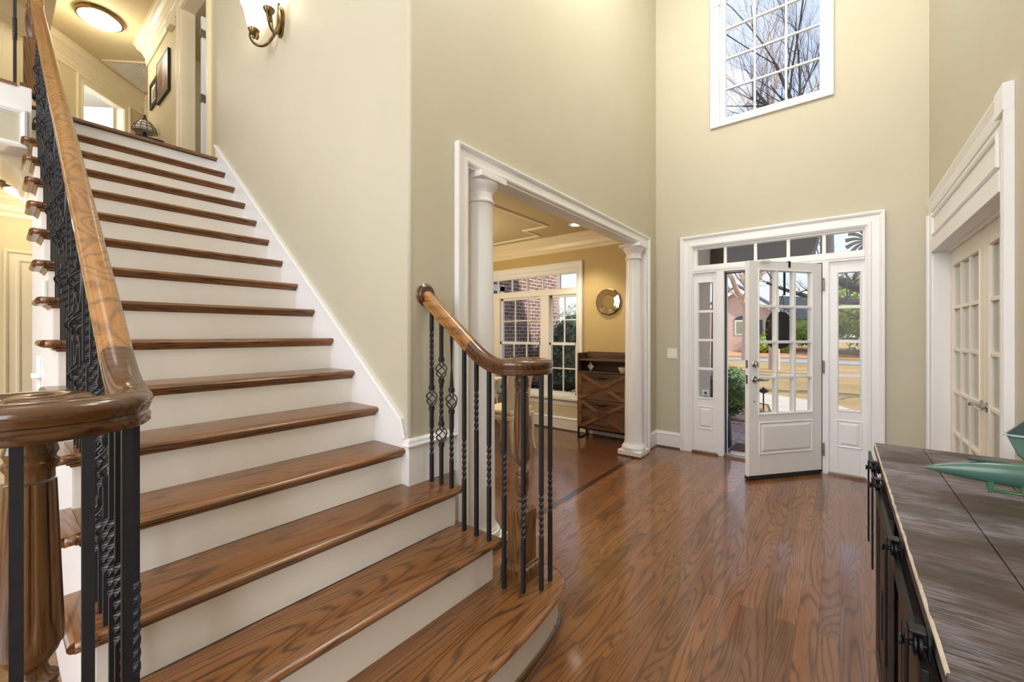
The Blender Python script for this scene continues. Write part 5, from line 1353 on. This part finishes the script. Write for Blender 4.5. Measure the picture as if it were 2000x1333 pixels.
# neighbour's house across the street
hs = thing('neighbour_house', 'pink brick gabled house across the street seen through the open front door', 'house', (-8.4, 50, gz_(50)))
hz = gz_(50)-.2
hw_ = MB(); hw_.prism([(-12.4, hz), (-5.0, hz), (-5.0, hz+4.4), (-8.6, hz+7.0), (-12.4, hz+4.4)], 'y', 50, 56); hw_.build('wall', M['brick_far'], hs)
rf = MB()
for a, b in (((-8.6, hz+7.1), (-4.4, hz+4.05)), ((-8.6, hz+7.1), (-13.0, hz+4.0))):
    rf.prism([a, b, (b[0], b[1]+.25), (a[0], a[1]+.28)], 'y', 49.5, 56.4)
rf.build('roof', M['roof'], hs)
bg = MB()
for a, b in (((-8.6, hz+7.05), (-4.4, hz+4.0)), ((-8.6, hz+7.05), (-13.0, hz+3.95))):
    bg.prism([a, b, (b[0], b[1]-.38), (a[0], a[1]-.42)], 'y', 49.42, 49.52)
bg.build('barge_board', M['trim'], hs)
hw2 = MB().box(-8.9, -6.9, 49.94, 50.05, hz+1.9, hz+3.5); wo = hw2.build('window', M['trim'], hs)
MB().box(-8.75, -7.05, 49.92, 49.95, hz+2.05, hz+3.35).build('pane', plain('curtained_glass', srgb(150, 160, 130), .2), wo)
MB().box(-6.85, -6.35, 49.92, 50.0, hz+1.9, hz+3.5).build('shutter', M['planter'], hs)
arc = MB(); arc.prism([(-7.9+1.05*math.cos(a), hz+3.55+.42*math.sin(a)) for a in [PI*i/12 for i in range(13)]], 'y', 49.93, 50.0); arc.build('window_arch', M['planter'], hs)
g2 = thing('neighbour_house', 'grey roofed wing of a house beyond the door panes', 'house', (-2.6, 58, gz_(58)))
MB().box(-6.0, -1.4, 58, 62, 0, 3.2).build('wall', M['stucco'], g2); MB().prism([(-6.4, 3.1), (-1.0, 3.1), (-2.6, 5.6), (-6.4, 5.9)], 'y', 57.6, 62.4).build('roof', M['roof'], g2)
lp = thing('lamp_post', 'dark garden lamp post in front of the neighbour house', 'lamp post', (-6.15, 40, gz_(40)))
MB().tube([(-6.15, 40, gz_(40)), (-6.15, 40, 1.5)], .05, 8).build('post', M['blackmetal'], lp); MB().lathe([(.10, 1.5), (.22, 1.62), (.26, 1.9), (.34, 1.95), (.05, 2.15)], (-6.15, 40, 0), 8, False).build('lantern', M['blackmetal'], lp)
pa = thing('path_light', 'small dark mushroom path light seen through lower left door pane', 'path light', (-1.18, 9.45, -.2))
MB().tube([(-1.18, 9.45, -.2), (-1.18, 9.45, .22)], .012, 8).lathe([(.06, -.2), (.06, -.185)], (-1.18, 9.45, 0), 12).build('stake', M['blackmetal'], pa); MB().lathe([(.015, .17), (.09, .21), (.095, .225), (.04, .27), (.012, .28), (.012, .30)], (-1.18, 9.45, 0), 16).build('cap', M['blackmetal'], pa)
pp_ = thing('porch_planter', 'tall tapered black planter on the porch beside the open door', 'planter', (-1.07, 5.62, -.035))
pq_ = MB(); a, b = .11, .085
for z0_, z1_, q0, q1 in ((-.035, .36, .075, .11),):
    pq_.add([(-1.12+sx_*q0, 5.62+sy_*q0, z0_) for sx_, sy_ in ((-1,-1),(1,-1),(1,1),(-1,1))] + [(-1.12+sx_*.06, 5.62+sy_*.06, z1_) for sx_, sy_ in ((-1,-1),(1,-1),(1,1),(-1,1))], [(0,3,2,1),(4,5,6,7),(0,1,5,4),(1,2,6,5),(2,3,7,6),(3,0,4,7)])
pq_.build('tub', M['rubber'], pp_, bevel=.006)

# brick wing beside the dining window, terrace furniture in front of it
wg = MB(); wg.box(-9, -5.35, FX+.16, 8.45, -.3, 5.5); struct(wg.build('wall_brick_wing', M['brick_wing']))
struct(MB().box(-5.36, -5.30, FX+.16, 8.55, 2.95, 3.2).box(-5.45, -5.25, 8.44, 8.56, -.2, 2.95).build('trim_33', M['trim']))
wgw = MB(); wgw.box(-5.36, -5.31, 6.30, 6.44, .3, 2.3).box(-5.36, -5.31, 5.3, 5.44, .3, 2.3).box(-5.36, -5.31, 5.3, 6.44, 2.2, 2.32).box(-5.36, -5.30, 5.25, 6.5, .2, .3).box(-5.36, -5.33, 5.84, 5.90, .3, 2.2).box(-5.36, -5.33, 5.44, 6.30, 1.2, 1.26)
wo2 = struct(wgw.build('window_6', M['trim'])); MB().box(-5.352, -5.345, 5.44, 6.30, .3, 2.2).build('pane', M['mirror'] if False else plain('dim_window', srgb(120, 130, 136), .1), wo2)
ground('terrace', [(-5.3, FX+.16), (-2.15, FX+.16), (-2.15, 7.3), (-5.3, 7.3)], -.10, 'concrete', .1)
gb = thing('garden_bench', 'black metal bench on the terrace outside the dining window', 'bench', (-4.35, 6.62, -.1))
MB().box(-4.9, -3.8, 6.42, 6.82, .33, .37).build('seat', M['blackmetal'], gb)
for x in (-4.85, -3.85):
    for y in (6.45, 6.79): MB().box(x-.02, x+.02, y-.02, y+.02, -.1, .33).build('leg', M['blackmetal'], gb)
gp = thing('garden_planter', 'dark grey green planter pot outside the dining window', 'planter', (-3.55, 6.75, -.1))
MB().lathe([(.12, -.1), (.13, -.05), (.17, .30), (.24, .62), (.25, .66), (.22, .66), (.20, .60)], (-3.48, 6.75, 0), 24).build('pot', M['planter'], gp)
gc_ = thing('garden_chair', 'black round-backed chair on the terrace left of the bench', 'chair', (-5.0, 6.45, -.1))
MB().lathe([(.22, .33), (.23, .36)], (-4.95, 6.45, 0), 20).build('seat', M['blackmetal'], gc_)
bk2 = MB(); bk2.prism([(-4.95+.22*math.cos(a), .62+.22*math.sin(a)) for a in [2*PI*i/20 for i in range(20)]], 'y', 6.64, 6.66); bk2.build('backrest', M['blackmetal'], gc_)
for x in (-5.1, -4.8):
    for y in (6.3, 6.6): MB().tube([(x, y, -.1), (x*.985-.07, y, .34)], .012, 6).build('leg', M['blackmetal'], gc_)

# soft rug-free great room behind the camera: window frames in the back wall
gw = MB()
for x in (-3.6, -2.5, -1.4, -.3, .8): gw.box(x-.05, x+.05, -5.12, -5.0, .6, 5.0)
for z in (.6, 2.8, 5.0): gw.box(-3.65, .85, -5.12, -5.0, z-.05, z+.05)
struct(gw.build('window_7', M['trim']))
